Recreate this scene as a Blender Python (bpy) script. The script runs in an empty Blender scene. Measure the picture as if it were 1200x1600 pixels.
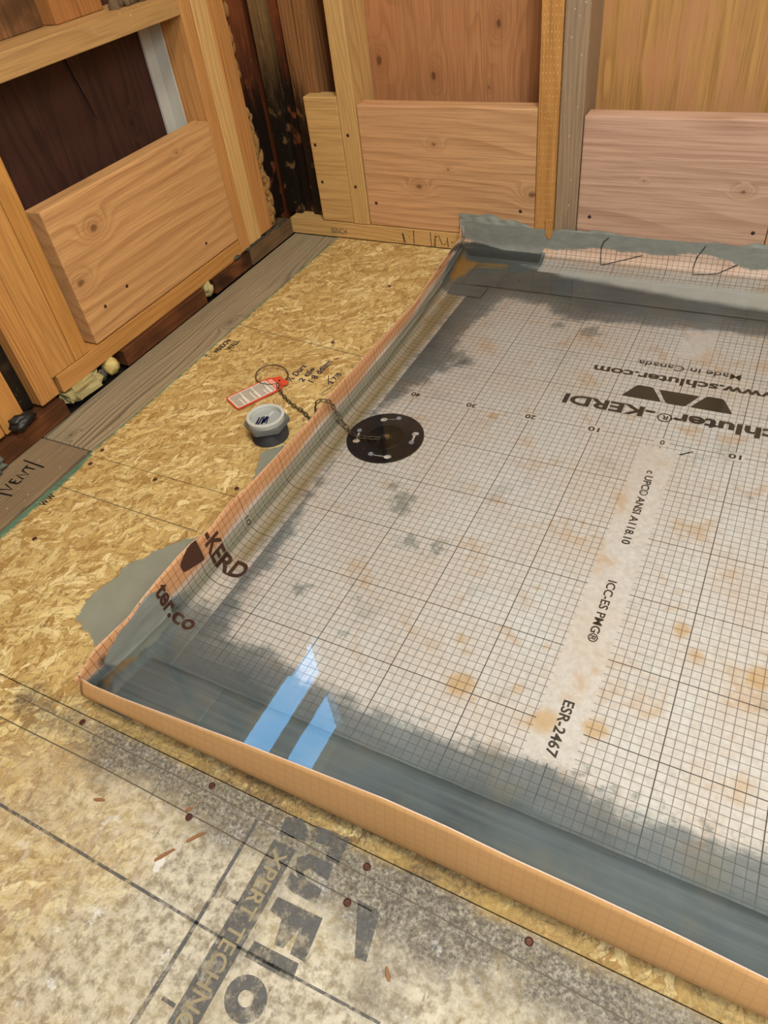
import bpy, bmesh, math, random
import numpy as np
from mathutils import Matrix, Vector
random.seed(4)
S = bpy.context.scene
COL = S.collection
PI = math.pi
# ------------------------------------------------------------------ camera
cam_d = bpy.data.cameras.new('camera'); cam = bpy.data.objects.new('camera', cam_d); COL.objects.link(cam)
cam_d.sensor_width = 36; cam_d.lens = 1126.82 * 36 / 1600; cam_d.clip_start = .01
Rr = [(.88742548, .44718894, -.11179477), (.24043513, -.65599057, -.71544904), (-.39327721, .60802831, -.68966267)]
m = Matrix.Identity(4)
for i in range(3):
    m[i][0] = Rr[0][i]; m[i][1] = -Rr[1][i]; m[i][2] = -Rr[2][i]
m.translation = Vector((.0793781873, -.896821439, .707089925))
cam.matrix_world = m
S.camera = cam
# ------------------------------------------------------------------ world, light, exposure
W = bpy.data.worlds.new('world'); S.world = W; W.use_nodes = True
wn = W.node_tree; wn.nodes.clear()
wo = wn.nodes.new('ShaderNodeOutputWorld'); wb = wn.nodes.new('ShaderNodeBackground')
wr = wn.nodes.new('ShaderNodeValToRGB'); wt = wn.nodes.new('ShaderNodeTexCoord'); wx = wn.nodes.new('ShaderNodeSeparateXYZ')
wn.links.new(wt.outputs['Generated'], wx.inputs[0]); wn.links.new(wx.outputs[2], wr.inputs[0])
wn.links.new(wr.outputs[0], wb.inputs[0]); wn.links.new(wb.outputs[0], wo.inputs[0])
cr = wr.color_ramp
cr.elements[0].position = 0.0; cr.elements[0].color = (.10, .09, .07, 1)
cr.elements[1].position = 1.0; cr.elements[1].color = (.13, .42, .80, 1)
e = cr.elements.new(.02); e.color = (.45, .62, .80, 1)
e = cr.elements.new(.35); e.color = (.17, .50, .88, 1)
wb.inputs[1].default_value = 21.0

def area(name, loc, target, size, power, color):
    d = bpy.data.lights.new(name, 'AREA'); d.shape = 'RECTANGLE'; d.size, d.size_y = size; d.energy = power; d.color = color
    o = bpy.data.objects.new(name, d); COL.objects.link(o); o.location = loc
    o.rotation_euler = (Vector(target) - Vector(loc)).to_track_quat('-Z', 'Y').to_euler()
    return o
area('ceiling_lamp', (.10, -.62, 2.30), (-.15, -.2, 0), (.55, .55), 60, (1.0, .91, .75))
area('doorway_light', (.84, -1.15, 1.35), (0.0, -.1, 0), (.7, 1.1), 44, (.90, .95, 1.0))
S.view_settings.view_transform = 'Standard'; S.view_settings.look = 'None'
S.view_settings.gamma = 1; S.view_settings.exposure = 0.0; S.view_settings.use_curve_mapping = False
S.cycles.max_bounces = 6; S.cycles.transparent_max_bounces = 12
S.cycles.caustics_reflective = False; S.cycles.caustics_refractive = False

# ------------------------------------------------------------------ node helper
class G:
    def __init__(s, name):
        s.m = bpy.data.materials.new(name); s.m.use_nodes = True; s.t = s.m.node_tree; s.t.nodes.clear()
        s.out = s.t.nodes.new('ShaderNodeOutputMaterial')
    def put(s, sock, v):
        if isinstance(v, bpy.types.NodeSocket): s.t.links.new(v, sock)
        elif v is not None:
            if sock.type == 'RGBA' and not isinstance(v, (int, float)) and len(v) == 3: v = (*v, 1)
            sock.default_value = v
    def n(s, typ, out=0, props=None, **kw):
        nd = s.t.nodes.new(typ)
        for k, v in (props or {}).items(): setattr(nd, k, v)
        for k, v in kw.items():
            key = int(k[1:]) if k[0] == 'i' and k[1:].isdigit() else k.replace('_', ' ')
            s.put(nd.inputs[key], v)
        return nd.outputs[out]
    def M(s, op, a, b=None, c=None, clamp=False):
        return s.n('ShaderNodeMath', props={'operation': op, 'use_clamp': clamp}, i0=a, i1=b, i2=c)
    def mix(s, f, a, b, mode='MIX'):
        nd = s.t.nodes.new('ShaderNodeMix'); nd.data_type = 'RGBA'; nd.blend_type = mode
        s.put(nd.inputs[0], f); s.put(nd.inputs[6], a); s.put(nd.inputs[7], b); return nd.outputs[2]
    def obj(s): return s.n('ShaderNodeTexCoord', 3)
    def uv(s): return s.n('ShaderNodeTexCoord', 2)
    def at(s, name): return s.n('ShaderNodeAttribute', 2, props={'attribute_name': name})
    def mp(s, v, loc=(0, 0, 0), rot=(0, 0, 0), sc=(1, 1, 1)): return s.n('ShaderNodeMapping', i0=v, i1=loc, i2=rot, i3=sc)
    def noise(s, v, scale, detail=3, rough=.5, dist=0, out=0): return s.n('ShaderNodeTexNoise', out, Vector=v, Scale=scale, Detail=detail, Roughness=rough, Distortion=dist)
    def vor(s, v, scale, out='Color', feat='F1', rnd=1): return s.n('ShaderNodeTexVoronoi', out, props={'feature': feat}, Vector=v, Scale=scale, Randomness=rnd)
    def xyz(s, v):
        nd = s.t.nodes.new('ShaderNodeSeparateXYZ'); s.put(nd.inputs[0], v); return nd.outputs
    def comb(s, x, y, z=0.0): return s.n('ShaderNodeCombineXYZ', i0=x, i1=y, i2=z)
    def step(s, v, a, b, lo=0.0, hi=1.0):
        return s.n('ShaderNodeMapRange', props={'interpolation_type': 'SMOOTHSTEP'}, i0=v, i1=a, i2=b, i3=lo, i4=hi)
    def ramp(s, f, els):
        nd = s.t.nodes.new('ShaderNodeValToRGB'); s.put(nd.inputs[0], f); r = nd.color_ramp
        while len(r.elements) < len(els): r.elements.new(.5)
        for e, (p, c) in zip(r.elements, els): e.position = p; e.color = (*c, 1)
        return nd.outputs[0]
    def bump(s, h, st=.3, d=.001): return s.n('ShaderNodeBump', Height=h, Strength=st, Distance=d)
    def bsdf(s, col, rough=.6, metal=0, normal=None, alpha=None, spec=None):
        o = s.n('ShaderNodeBsdfPrincipled', Base_Color=col, Roughness=rough, Metallic=metal)
        nd = o.node
        if normal is not None: s.put(nd.inputs['Normal'], normal)
        if alpha is not None: s.put(nd.inputs['Alpha'], alpha)
        if spec is not None: s.put(nd.inputs['Specular IOR Level'], spec)
        s.t.links.new(o, s.out.inputs[0]); return s.m

def sr(r, g, b):
    f = lambda c: (c / 255 / 12.92) if c <= 10 else ((c / 255 + .055) / 1.055) ** 2.4
    return (f(r), f(g), f(b))

def plain(name, col, rough=.6, metal=0, spec=None, var=.12, scale=40):
    g = G(name); p = g.obj()
    n = g.noise(p, scale, 4)
    c = g.mix(g.M('MULTIPLY', n, var * 2), col, tuple(x * .55 for x in col))
    return g.bsdf(c, rough, metal, g.bump(n, .15, .0006), spec=spec)

def wood(name, light, dark, L, Wd, freq=90, seed=0., knots=(), amp=1.6, line=.55, gray=0., black=None, wet=0., pits=False, red=None):
    """sawn softwood. L = axis along the board, Wd = axis across it; knots = (x, y, z, radius) in the board's own frame"""
    g = G(name); p = g.obj(); X = g.xyz(p)
    ax = {'X': 0, 'Y': 1, 'Z': 2}; l, w = ax[L], ax[Wd]; d = 3 - l - w
    sc = [0, 0, 0]; sc[l] = 2.2; sc[w] = 12; sc[d] = 12
    off = (seed * 3.7, seed * 1.3, seed * 2.1)
    big = g.noise(g.mp(p, off, (0, 0, 0), sc), 1.0, 2)
    slow = g.noise(g.mp(p, (seed, 3, 1), (0, 0, 0), [1.2 if i == l else 9 for i in range(3)]), 1.0, 1)
    F = g.M('MULTIPLY_ADD', X[w], freq * .72, g.M('MULTIPLY_ADD', big, amp * 4, g.M('MULTIPLY', slow, freq * .10)))
    F = g.M('MULTIPLY_ADD', X[d], freq * .45, F)
    kcore = 0.0; khalo = 0.0
    for (kx, ky, kz, r) in knots:
        dv = g.n('ShaderNodeVectorMath', 0, props={'operation': 'SUBTRACT'}, i0=p, i1=(kx, ky, kz))
        s2 = [1, 1, 1]; s2[l] = .62; s2[d] = .35
        dv = g.n('ShaderNodeVectorMath', 0, props={'operation': 'MULTIPLY'}, i0=dv, i1=s2)
        dist = g.n('ShaderNodeVectorMath', 1, props={'operation': 'LENGTH'}, i0=dv)
        wob = g.M('MULTIPLY_ADD', g.noise(p, 60, 2), r * .5, dist)
        q = g.M('DIVIDE', wob, r * 2.1)
        hump = g.M('EXPONENT', g.M('MULTIPLY', g.M('MULTIPLY', q, q), -1.0))
        F = g.M('MULTIPLY_ADD', hump, 3.6 + r * 60, F)
        kcore = g.M('MAXIMUM', g.step(wob, r * 1.0, r * .55), kcore)
        khalo = g.M('MAXIMUM', hump, khalo)
    fr = g.M('FRACT', F)
    late = g.M('MULTIPLY', g.step(fr, .30, .9), g.step(fr, 1.0, .90))
    late = g.M('MULTIPLY', late, g.step(g.noise(g.mp(p, (seed, 9, 4), (0, 0, 0), [3 if i == l else 26 for i in range(3)]), 1.0, 3), .28, .66, .22, 1.0))
    sf = [0, 0, 0]; sf[l] = 8; sf[w] = 420; sf[d] = 420
    fib = g.noise(g.mp(p, off, (0, 0, 0), sf), 1.0, 3, .6)
    sv = [0, 0, 0]; sv[l] = 5; sv[w] = 22; sv[d] = 22
    var = g.noise(g.mp(p, (seed, 0, 0), (0, 0, 0), sv), 1.0, 4, .6)
    c = g.mix(g.M('MULTIPLY', late, line), light, dark)
    c = g.mix(g.step(fib, .42, .68, 0, .42), c, tuple(x * .62 for x in dark))
    c = g.mix(g.step(var, .3, .75, 0, .4), c, tuple(x * .72 + y * .1 for x, y in zip(light, dark)))
    if red: c = g.mix(g.step(var, .42, .62, 0, .75), c, red)
    if knots:
        kc = tuple(x * .45 for x in dark)
        c = g.mix(g.M('MULTIPLY', khalo, .35), c, tuple(x * .8 for x in dark))
        c = g.mix(g.M('MULTIPLY', kcore, .8), c, kc)
    if gray:
        gn = g.noise(g.mp(p, off, (0, 0, 0), [v * .5 for v in sv]), 1.0, 5, .7)
        c = g.mix(g.step(gn, .35, .65, gray * .45, gray), c, sr(128, 120, 108))
    if wet:
        c = g.mix(g.step(g.noise(p, 14, 4), .4, .65, 0, wet), c, tuple(x * .35 for x in dark))
    if black is not None:     # rot and mould climbing from the floor: (height of full rot, height where it ends)
        bn = g.noise(g.mp(p, off, (0, 0, 0), [60 if i != l else 9 for i in range(3)]), 1.0, 5, .7)
        b = g.step(g.M('ADD', X[2], g.M('MULTIPLY_ADD', bn, .34, -.17)), black[1], black[0])
        low = g.step(g.noise(p, 30, 4), .56, .66)
        b = g.M('MULTIPLY', b, g.M('SUBTRACT', 1.0, g.M('MULTIPLY', low, .65)))
        c = g.mix(g.M('MULTIPLY', b, .97), c, sr(20, 17, 15))
        spk = g.step(g.noise(p, 170, 2, .8), .69, .73)
        c = g.mix(g.M('MULTIPLY', spk, .6), c, sr(150, 140, 110))
    if gray >= .15:
        c = g.mix(g.step(g.noise(p, 120, 2, .8), .70, .73, 0, .8), c, sr(214, 204, 180))
    h = g.M('MULTIPLY_ADD', late, -.12, g.M('MULTIPLY', fib, .9))
    if pits:
        pv = g.comb(g.M('MULTIPLY', X[w], 150), g.M('MULTIPLY', X[l], 80))
        pd = g.n('ShaderNodeTexVoronoi', 'Distance', Vector=pv, Scale=1.0, Randomness=.15)
        pit = g.step(pd, .22, .12)
        c = g.mix(g.M('MULTIPLY', pit, .45), c, sr(225, 180, 120)); h = g.M('MULTIPLY_ADD', pit, -2.0, h)
    rough = .38 if black is not None else .62
    return g.bsdf(c, rough, 0, g.bump(h, .35, .0007), spec=.35)

def osb(name, base=0.0):
    """oriented strand board: overlapping flakes, with stains carried by float attributes (signed distances in cm)"""
    g = G(name); p = g.obj()
    warp = g.n('ShaderNodeTexNoise', 1, Vector=p, Scale=11.0, Detail=2.0)
    pw = g.n('ShaderNodeVectorMath', 0, props={'operation': 'MULTIPLY_ADD'}, i0=warp, i1=(.05, .05, 0), i2=p)
    warp2 = g.n('ShaderNodeTexNoise', 1, Vector=p, Scale=70.0, Detail=3.0)
    pw = g.n('ShaderNodeVectorMath', 0, props={'operation': 'MULTIPLY_ADD'}, i0=warp2, i1=(.010, .010, 0), i2=pw)
    flat = g.n('ShaderNodeVectorMath', 0, props={'operation': 'MULTIPLY'}, i0=pw, i1=(1, 1, 0))
    best = None
    for i, (rot, sx, sy) in enumerate(((.95, 85, 22), (.45, 90, 26), (1.35, 70, 19), (.75, 130, 44), (-.35, 110, 34), (1.10, 170, 62))):
        v = g.mp(flat, (i * 3.1, i * 1.7, 0), (0, 0, rot), (1, 1, 1))
        v = g.mp(v, (0, 0, 0), (0, 0, 0), (sx, sy, 1))
        colr = g.n('ShaderNodeTexVoronoi', 'Color', Vector=v, Scale=1.0)
        dist = g.n('ShaderNodeTexVoronoi', 'Distance', props={'feature': 'DISTANCE_TO_EDGE'}, Vector=v, Scale=1.0)
        R = g.xyz(colr)
        fib = g.noise(g.mp(v, (0, 0, 0), (0, 0, 0), (4.5, .35, 1)), 1.0, 3, .65)
        if best is None: best = [R[0], R[1], dist, fib]
        else:
            sel = g.M('GREATER_THAN', R[0], best[0])
            mixf = lambda a, b: g.n('ShaderNodeMix', 0, i0=sel, i2=a, i3=b)
            best = [g.M('MAXIMUM', R[0], best[0]), mixf(best[1], R[1]), mixf(best[2], dist), mixf(best[3], fib)]
    h, tone, edge, fib = best
    col = g.ramp(tone, [(0, sr(168, 132, 74)), (.18, sr(190, 158, 96)), (.5, sr(206, 178, 114)), (.8, sr(220, 196, 132)), (1, sr(238, 218, 160))])
    col = g.mix(g.step(fib, .44, .70, 0, .62), col, sr(150, 112, 60))
    ragged = g.noise(p, 120, 4, .7)
    col = g.mix(g.M('MULTIPLY', g.step(edge, .11, .0), g.step(ragged, .42, .60, 0, .75)), col, sr(120, 86, 44))
    curl = g.noise(g.mp(flat, (5, 2, 0), (0, 0, .9), (210, 48, 1)), 1.0, 4, .7, 1.2)
    col = g.mix(g.step(curl, .55, .66, 0, .75), col, sr(120, 84, 42))
    col = g.mix(g.step(curl, .43, .31, 0, .6), col, sr(240, 222, 168))
    curl2 = g.noise(g.mp(flat, (1, 7, 0), (0, 0, .35), (130, 34, 1)), 1.0, 5, .72, 1.6)
    col = g.mix(g.step(curl2, .58, .68, 0, .6), col, sr(128, 94, 52))
    curl = g.M('ADD', curl, g.M('MULTIPLY', curl2, .8))
    bigv = g.noise(p, 7, 3)
    col = g.mix(g.step(bigv, .35, .7, 0, .25), col, sr(176, 140, 80))
    speck = g.step(g.noise(g.mp(flat, (0, 0, 0), (0, 0, .8), (90, 34, 1)), 1.0, 3, .6), .68, .74)
    col = g.mix(g.M('MULTIPLY', speck, .6), col, sr(96, 66, 36))
    nz = g.noise(p, 22, 6, .68); nf = g.noise(p, 90, 5, .7); nm = g.noise(p, 8, 4, .6)
    # traffic-worn, whitened wood
    wn_ = g.M('MULTIPLY_ADD', nm, 16, -8)
    bl = g.step(g.M('ADD', g.at('worn'), wn_), -10, 8)
    col = g.mix(g.M('MULTIPLY', bl, .84), col, g.mix(g.step(nf, .35, .62), g.mix(g.step(nm, .4, .6), sr(148, 138, 112), sr(122, 116, 104)), g.mix(h, sr(176, 168, 146), sr(204, 198, 180))))
    wsp = g.step(nz, .60, .66); col = g.mix(g.M('MULTIPLY', g.M('MULTIPLY', wsp, bl), .8), col, sr(226, 224, 216))
    brn = g.step(g.noise(g.mp(p, (8, 2, 0), (0, 0, .9), (70, 26, 1)), 1.0, 5, .7), .60, .68)
    col = g.mix(g.M('MULTIPLY', g.M('MULTIPLY', brn, bl), .7), col, sr(104, 86, 68))
    # dark mould and foot dirt
    dk = g.step(g.M('ADD', g.at('dirt'), g.M('MULTIPLY_ADD', g.M('MULTIPLY_ADD', nf, .35, g.M('MULTIPLY', nz, .65)), 17, -8.0)), -2.2, 2.6)
    col = g.mix(g.M('MULTIPLY', dk, g.step(g.noise(p, 260, 4, .75), .30, .66, .28, .92)), col, g.mix(nz, sr(34, 34, 36), sr(92, 86, 78)))
    am = g.step(g.M('ADD', g.at('amber'), g.M('MULTIPLY_ADD', nz, 5, -2.5)), -.4, 1.2)
    col = g.mix(g.M('MULTIPLY', am, .72), col, g.mix(nf, sr(150, 116, 56), sr(192, 164, 96)))
    # green-blue chalk along the panel's edge
    te = g.step(g.M('ADD', g.at('teal'), g.M('MULTIPLY_ADD', nf, 1.6, -.8)), -.1, .7)
    col = g.mix(g.M('MULTIPLY', te, .85), col, sr(44, 112, 96))
    # grey thinset smears
    ts = g.step(g.M('ADD', g.at('thinset'), g.M('MULTIPLY_ADD', nf, 1.9, -.95)), -.06, .12)
    col = g.mix(ts, col, g.mix(nz, sr(122, 124, 108), sr(150, 150, 132)))
    hh = g.M('MULTIPLY_ADD', h, .9, g.M('MULTIPLY', fib, .35))
    hh = g.M('SUBTRACT', hh, g.M('MULTIPLY', curl, .7))
    hh = g.n('ShaderNodeMix', 0, i0=ts, i2=hh, i3=g.M('MULTIPLY_ADD', nz, .3, 1.3))
    return g.bsdf(col, g.step(ts, 0, 1, .68, .5), 0, g.bump(hh, .5, .0011), spec=.25)

def membrane_mat(name):
    """printed polypropylene fleece: centimetre grid from UV (metres), smears and a painted highlight from signed-distance attributes"""
    g = G(name); uv = g.uv(); U = g.xyz(uv); p = g.obj()
    u = g.M('MULTIPLY', U[0], 100); v = g.M('MULTIPLY', U[1], 100)
    def ln(c, per, w):
        f = g.M('ABSOLUTE', g.M('SUBTRACT', g.M('FRACT', g.M('ADD', g.M('DIVIDE', c, per), .5)), .5))
        return g.step(g.M('MULTIPLY', f, per), w, w * .55)
    minor = g.M('MAXIMUM', ln(u, 1.0, .055), ln(v, 1.0, .055))
    major = g.M('MAXIMUM', ln(u, 10.0, .075), ln(v, 10.0, .075))
    lines = g.M('MAXIMUM', g.M('MULTIPLY', minor, .70), g.M('MULTIPLY', major, .95))
    lines = g.M('MULTIPLY', lines, g.step(g.at('nogrid'), -.04, .04, 1, 0))
    lines = g.M('MULTIPLY', lines, g.at('ink'))
    nz = g.noise(p, 26, 6, .7); nb = g.noise(p, 7, 4, .6); nf = g.noise(p, 120, 4, .7)
    base = g.mix(g.step(nb, .3, .7), sr(226, 210, 194), sr(230, 224, 216))
    base = g.mix(g.step(nf, .3, .7, 0, .35), base, sr(180, 160, 138))
    # faint rusty seepage
    rn = g.noise(p, 15, 5, .62, .4)
    base = g.mix(g.step(rn, .54, .70, 0, .55), base, sr(206, 160, 104))
    base = g.mix(g.step(g.M('ADD', g.at('rust'), g.M('MULTIPLY_ADD', nz, 2.4, -1.2)), -.2, .9, 0, .62), base, sr(206, 156, 78))
    grn = g.noise(g.mp(p, (3, 1, 0)), 11, 6, .72)
    base = g.mix(g.step(grn, .56, .74, 0, .42), base, sr(128, 126, 112))
    base = g.mix(g.at('orange'), base, g.mix(nz, sr(196, 140, 92), sr(206, 156, 112)))
    base = g.mix(g.at('film'), base, g.mix(nb, sr(118, 98, 46), sr(150, 130, 76)))
    base = g.mix(g.at('wet'), base, g.mix(nb, sr(136, 130, 108), sr(152, 148, 128)))
    ink = g.mix(g.at('orange'), sr(52, 44, 34), sr(96, 40, 14))
    col = g.mix(lines, base, ink)
    gd = g.at('gray')
    gs = g.M('ADD', gd, g.M('MULTIPLY_ADD', g.noise(g.mp(p, (0, 0, 0), (0, 0, 0), (1, 1.6, 1)), 24, 6, .72), 6.0, -3.0))
    a1 = g.step(gs, -.6, 1.6)
    gcol = g.mix(g.step(nb, .25, .75), sr(70, 79, 82), sr(97, 107, 108))
    brush = g.noise(g.mp(p, (0, 0, 0), (0, 0, .06), (6, 160, 1)), 1.0, 4, .6)
    gcol = g.mix(g.step(brush, .35, .75, 0, .4), gcol, sr(122, 128, 124))
    gcol = g.mix(g.step(rn, .5, .68, 0, .3), gcol, sr(126, 118, 96))
    thin = g.step(gs, 1.0, 6.5, .80, 1.0)
    col = g.mix(g.M('MULTIPLY', a1, thin), col, gcol)
    col = g.mix(g.M('MULTIPLY', g.M('MULTIPLY', lines, a1), g.step(gs, 7.0, 1.5, 0, .42)), col, sr(48, 50, 50))
    # separate dark blotches
    bs = g.step(g.M('ADD', g.at('blot'), g.M('MULTIPLY_ADD', g.noise(p, 55, 6, .75), 9.0, -4.9)), -.5, 1.0)
    col = g.mix(g.M('MULTIPLY', bs, .62), col, sr(100, 106, 98))
    dk = g.step(g.M('ADD', g.at('dark'), g.M('MULTIPLY_ADD', nz, 2.4, -1.2)), -.3, .5)
    col = g.mix(g.M('MULTIPLY', dk, .85), col, sr(46, 47, 42))
    lt = g.step(g.M('ADD', g.at('pale'), g.M('MULTIPLY_ADD', nz, 1.6, -.8)), -.8, 1.6)
    col = g.mix(g.M('MULTIPLY', lt, .88), col, g.mix(nz, sr(196, 198, 188), sr(236, 236, 226)))  # reflection haze mixed into the colour, also the whitish front rim
    amb = g.step(g.M('ADD', g.at('amber'), g.M('MULTIPLY_ADD', nz, 2.6, -1.3)), -.5, .9)
    col = g.mix(g.M('MULTIPLY', amb, .85), col, g.mix(nz, sr(150, 98, 20), sr(196, 150, 60)))
    tc = g.step(g.M('ADD', g.at('coat'), g.M('MULTIPLY_ADD', nz, 2.2, -1.1)), -.15, .25)
    col = g.mix(tc, col, g.mix(g.noise(g.mp(p, (0, 0, 0), (0, 0, 0), (1, .5, 2.5)), 40, 5, .7), sr(104, 106, 98), sr(156, 158, 146)))
    weave = g.n('ShaderNodeTexChecker', 1, Vector=g.mp(uv, (0, 0, 0), (0, 0, .785), (900, 900, 1)), Scale=1.0)
    h = g.M('MULTIPLY_ADD', weave, .12, g.M('MULTIPLY', nz, .6))
    col = g.mix(g.M('MULTIPLY', weave, .06), col, (.2, .15, .12))
    return g.bsdf(col, .55, 0, g.bump(h, .25, .0006), spec=.3)

# ------------------------------------------------------------------ geometry helpers
def link(name, me, mats, parent=None, loc=(0, 0, 0)):
    o = bpy.data.objects.new(name, me); COL.objects.link(o)
    for x in (mats if isinstance(mats, (list, tuple)) else [mats]): me.materials.append(x)
    o.location = loc
    if parent is not None: o.parent = parent
    return o
def tag(o, label, cat, group=None, kind=None):
    o['label'] = label; o['category'] = cat
    if group: o['group'] = group
    if kind: o['kind'] = kind
    return o
def struct(o, label=None):
    o['kind'] = 'structure'
    if label: o['label'] = label
    return o
def empty(name, loc, rz=0):
    o = bpy.data.objects.new(name, None); COL.objects.link(o); o.location = loc; o.rotation_euler = (0, 0, rz); o.empty_display_size = .03
    return o
def bm_mesh(bm, name, smooth=False):
    bmesh.ops.recalc_face_normals(bm, faces=bm.faces)
    me = bpy.data.meshes.new(name); bm.to_mesh(me); bm.free()
    if smooth: me.polygons.foreach_set('use_smooth', [True] * len(me.polygons))
    return me
def box_bm(bm, a, b, bev=0.0, rag=0):
    a, b = [min(x, y) for x, y in zip(a, b)], [max(x, y) for x, y in zip(a, b)]
    c = [(x + y) / 2 for x, y in zip(a, b)]; s = [y - x for x, y in zip(a, b)]
    r = bmesh.ops.create_cube(bm, size=1, matrix=Matrix.Translation(c) @ Matrix.Diagonal((*s, 1)))
    if bev:
        es = list({e for v in r['verts'] for e in v.link_edges})
        bmesh.ops.bevel(bm, geom=es, offset=bev, segments=2, profile=.6, affect='EDGES')
def board(name, a, b, mat_fn, label=None, cat=None, group=None, bev=.0018, parent=None, lean=0.0, warp=True):
    """a box in world metres whose origin sits at its base centre; mat_fn(loc) gives the material in that frame"""
    lo = [min(x, y) for x, y in zip(a, b)]; hi = [max(x, y) for x, y in zip(a, b)]
    loc = ((lo[0] + hi[0]) / 2, (lo[1] + hi[1]) / 2, lo[2])
    bm = bmesh.new(); box_bm(bm, [x - y for x, y in zip(lo, loc)], [x - y for x, y in zip(hi, loc)], bev)
    o = link(name, bm_mesh(bm, name), mat_fn(loc), parent, loc)
    if label: tag(o, label, cat, group)
    return o
def tube_bm(bm, pts, r, seg=8, closed=False, caps=True):
    P = [Vector(p) for p in pts]; n = len(P); rings = []
    prev = None
    for i in range(n):
        t = (P[(i + 1) % n] - P[i - 1]) if closed else (P[min(i + 1, n - 1)] - P[max(i - 1, 0)])
        t.normalize()
        if prev is None: prev = t.orthogonal().normalized()
        u = (prev - t * prev.dot(t)).normalized(); prev = u; w = t.cross(u)
        rr = r[i] if isinstance(r, (list, tuple)) else r
        rings.append([bm.verts.new(P[i] + (u * math.cos(2 * PI * k / seg) + w * math.sin(2 * PI * k / seg)) * rr) for k in range(seg)])
    for i in range(n if closed else n - 1):
        A, B = rings[i], rings[(i + 1) % n]
        for k in range(seg): bm.faces.new((A[k], A[(k + 1) % seg], B[(k + 1) % seg], B[k]))
    if caps and not closed: bm.faces.new(rings[0]); bm.faces.new(rings[-1])
def lathe_bm(bm, prof, seg=48, c=(0, 0, 0), close=False):
    rings = []
    for r, z in prof:
        rings.append([bm.verts.new((c[0] + r * math.cos(2 * PI * k / seg), c[1] + r * math.sin(2 * PI * k / seg), c[2] + z)) for k in range(seg)])
    L = len(rings)
    for i in range(L if close else L - 1):
        A, B = rings[i], rings[(i + 1) % L]
        for k in range(seg): bm.faces.new((A[k], A[(k + 1) % seg], B[(k + 1) % seg], B[k]))
    if not close:
        if prof[0][0] > 1e-6: bm.faces.new(rings[0])
        if prof[-1][0] > 1e-6: bm.faces.new(rings[-1])
def sdf(pts, poly):
    """signed distance (positive inside) of Nx2 points to a polygon, same unit as given"""
    P = np.asarray(pts, float); V = np.asarray(poly, float); n = len(V)
    d = np.full(len(P), 1e9); inside = np.zeros(len(P), bool)
    for i in range(n):
        a, b = V[i], V[(i + 1) % n]; e = b - a; w = P - a
        t = np.clip((w @ e) / max(e @ e, 1e-12), 0, 1)
        q = w - t[:, None] * e; d = np.minimum(d, np.hypot(q[:, 0], q[:, 1]))
        c = (a[1] <= P[:, 1]) != (b[1] <= P[:, 1])
        with np.errstate(divide='ignore', invalid='ignore'):
            xi = a[0] + (P[:, 1] - a[1]) * e[0] / (e[1] if e[1] != 0 else 1e-12)
        inside ^= c & (P[:, 0] < xi)
    return np.where(inside, d, -d)
def circ(pts, cs):
    P = np.asarray(pts, float); r = np.full(len(P), -99.)
    for (x, y, R) in cs: r = np.maximum(r, R - np.hypot(P[:, 0] - x, P[:, 1] - y))
    return r
def seg_d(pts, lines):
    """minus the distance to line pieces (x0,y0,x1,y1,halfwidth)"""
    P = np.asarray(pts, float); r = np.full(len(P), -99.)
    for (x0, y0, x1, y1, hw) in lines:
        a = np.array((x0, y0)); e = np.array((x1 - x0, y1 - y0)); w = P - a
        t = np.clip((w @ e) / (e @ e), 0, 1); q = w - t[:, None] * e
        r = np.maximum(r, hw - np.hypot(q[:, 0], q[:, 1]))
    return r
def setattrs(me, d):
    for k, v in d.items():
        a = me.attributes.new(k, 'FLOAT', 'POINT'); a.data.foreach_set('value', np.asarray(v, dtype=np.float32))
def grid_faces(nu, nv, keep=None):
    F = []
    for j in range(nv - 1):
        for i in range(nu - 1):
            if keep is None or keep(i, j): F.append((j * nu + i, j * nu + i + 1, (j + 1) * nu + i + 1, (j + 1) * nu + i))
    return F
def set_uv(me, UV):
    l = me.uv_layers.new(name='UVMap'); vi = np.empty(len(me.loops), dtype=np.int32); me.loops.foreach_get('vertex_index', vi)
    l.data.foreach_set('uv', np.asarray(UV, dtype=np.float32)[vi].ravel())
def strokes(name, polys, width, frame, mat, parent, lift=.0004):
    """pen strokes: each a list of (a, b) in metres, laid on the plane frame(a, b) -> (point, normal)"""
    bm = bmesh.new()
    for pl in polys:
        q = []
        for i in range(len(pl)):
            a = Vector(pl[max(i - 1, 0)]); b = Vector(pl[min(i + 1, len(pl) - 1)]); t = (b - a).normalized(); nrm = Vector((-t.y, t.x))
            w = width * random.uniform(.8, 1.2) / 2
            for s in (1, -1):
                c = Vector(pl[i]) + nrm * w * s; P, N = frame(c.x, c.y); q.append(bm.verts.new(Vector(P) + Vector(N) * lift))
        for i in range(len(pl) - 1): bm.faces.new((q[2 * i], q[2 * i + 1], q[2 * i + 3], q[2 * i + 2]))
    return link(name, bm_mesh(bm, name), mat, parent)
def floor_frame(z=0.0): return lambda a, b: ((a, b, z), (0, 0, 1))
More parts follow.
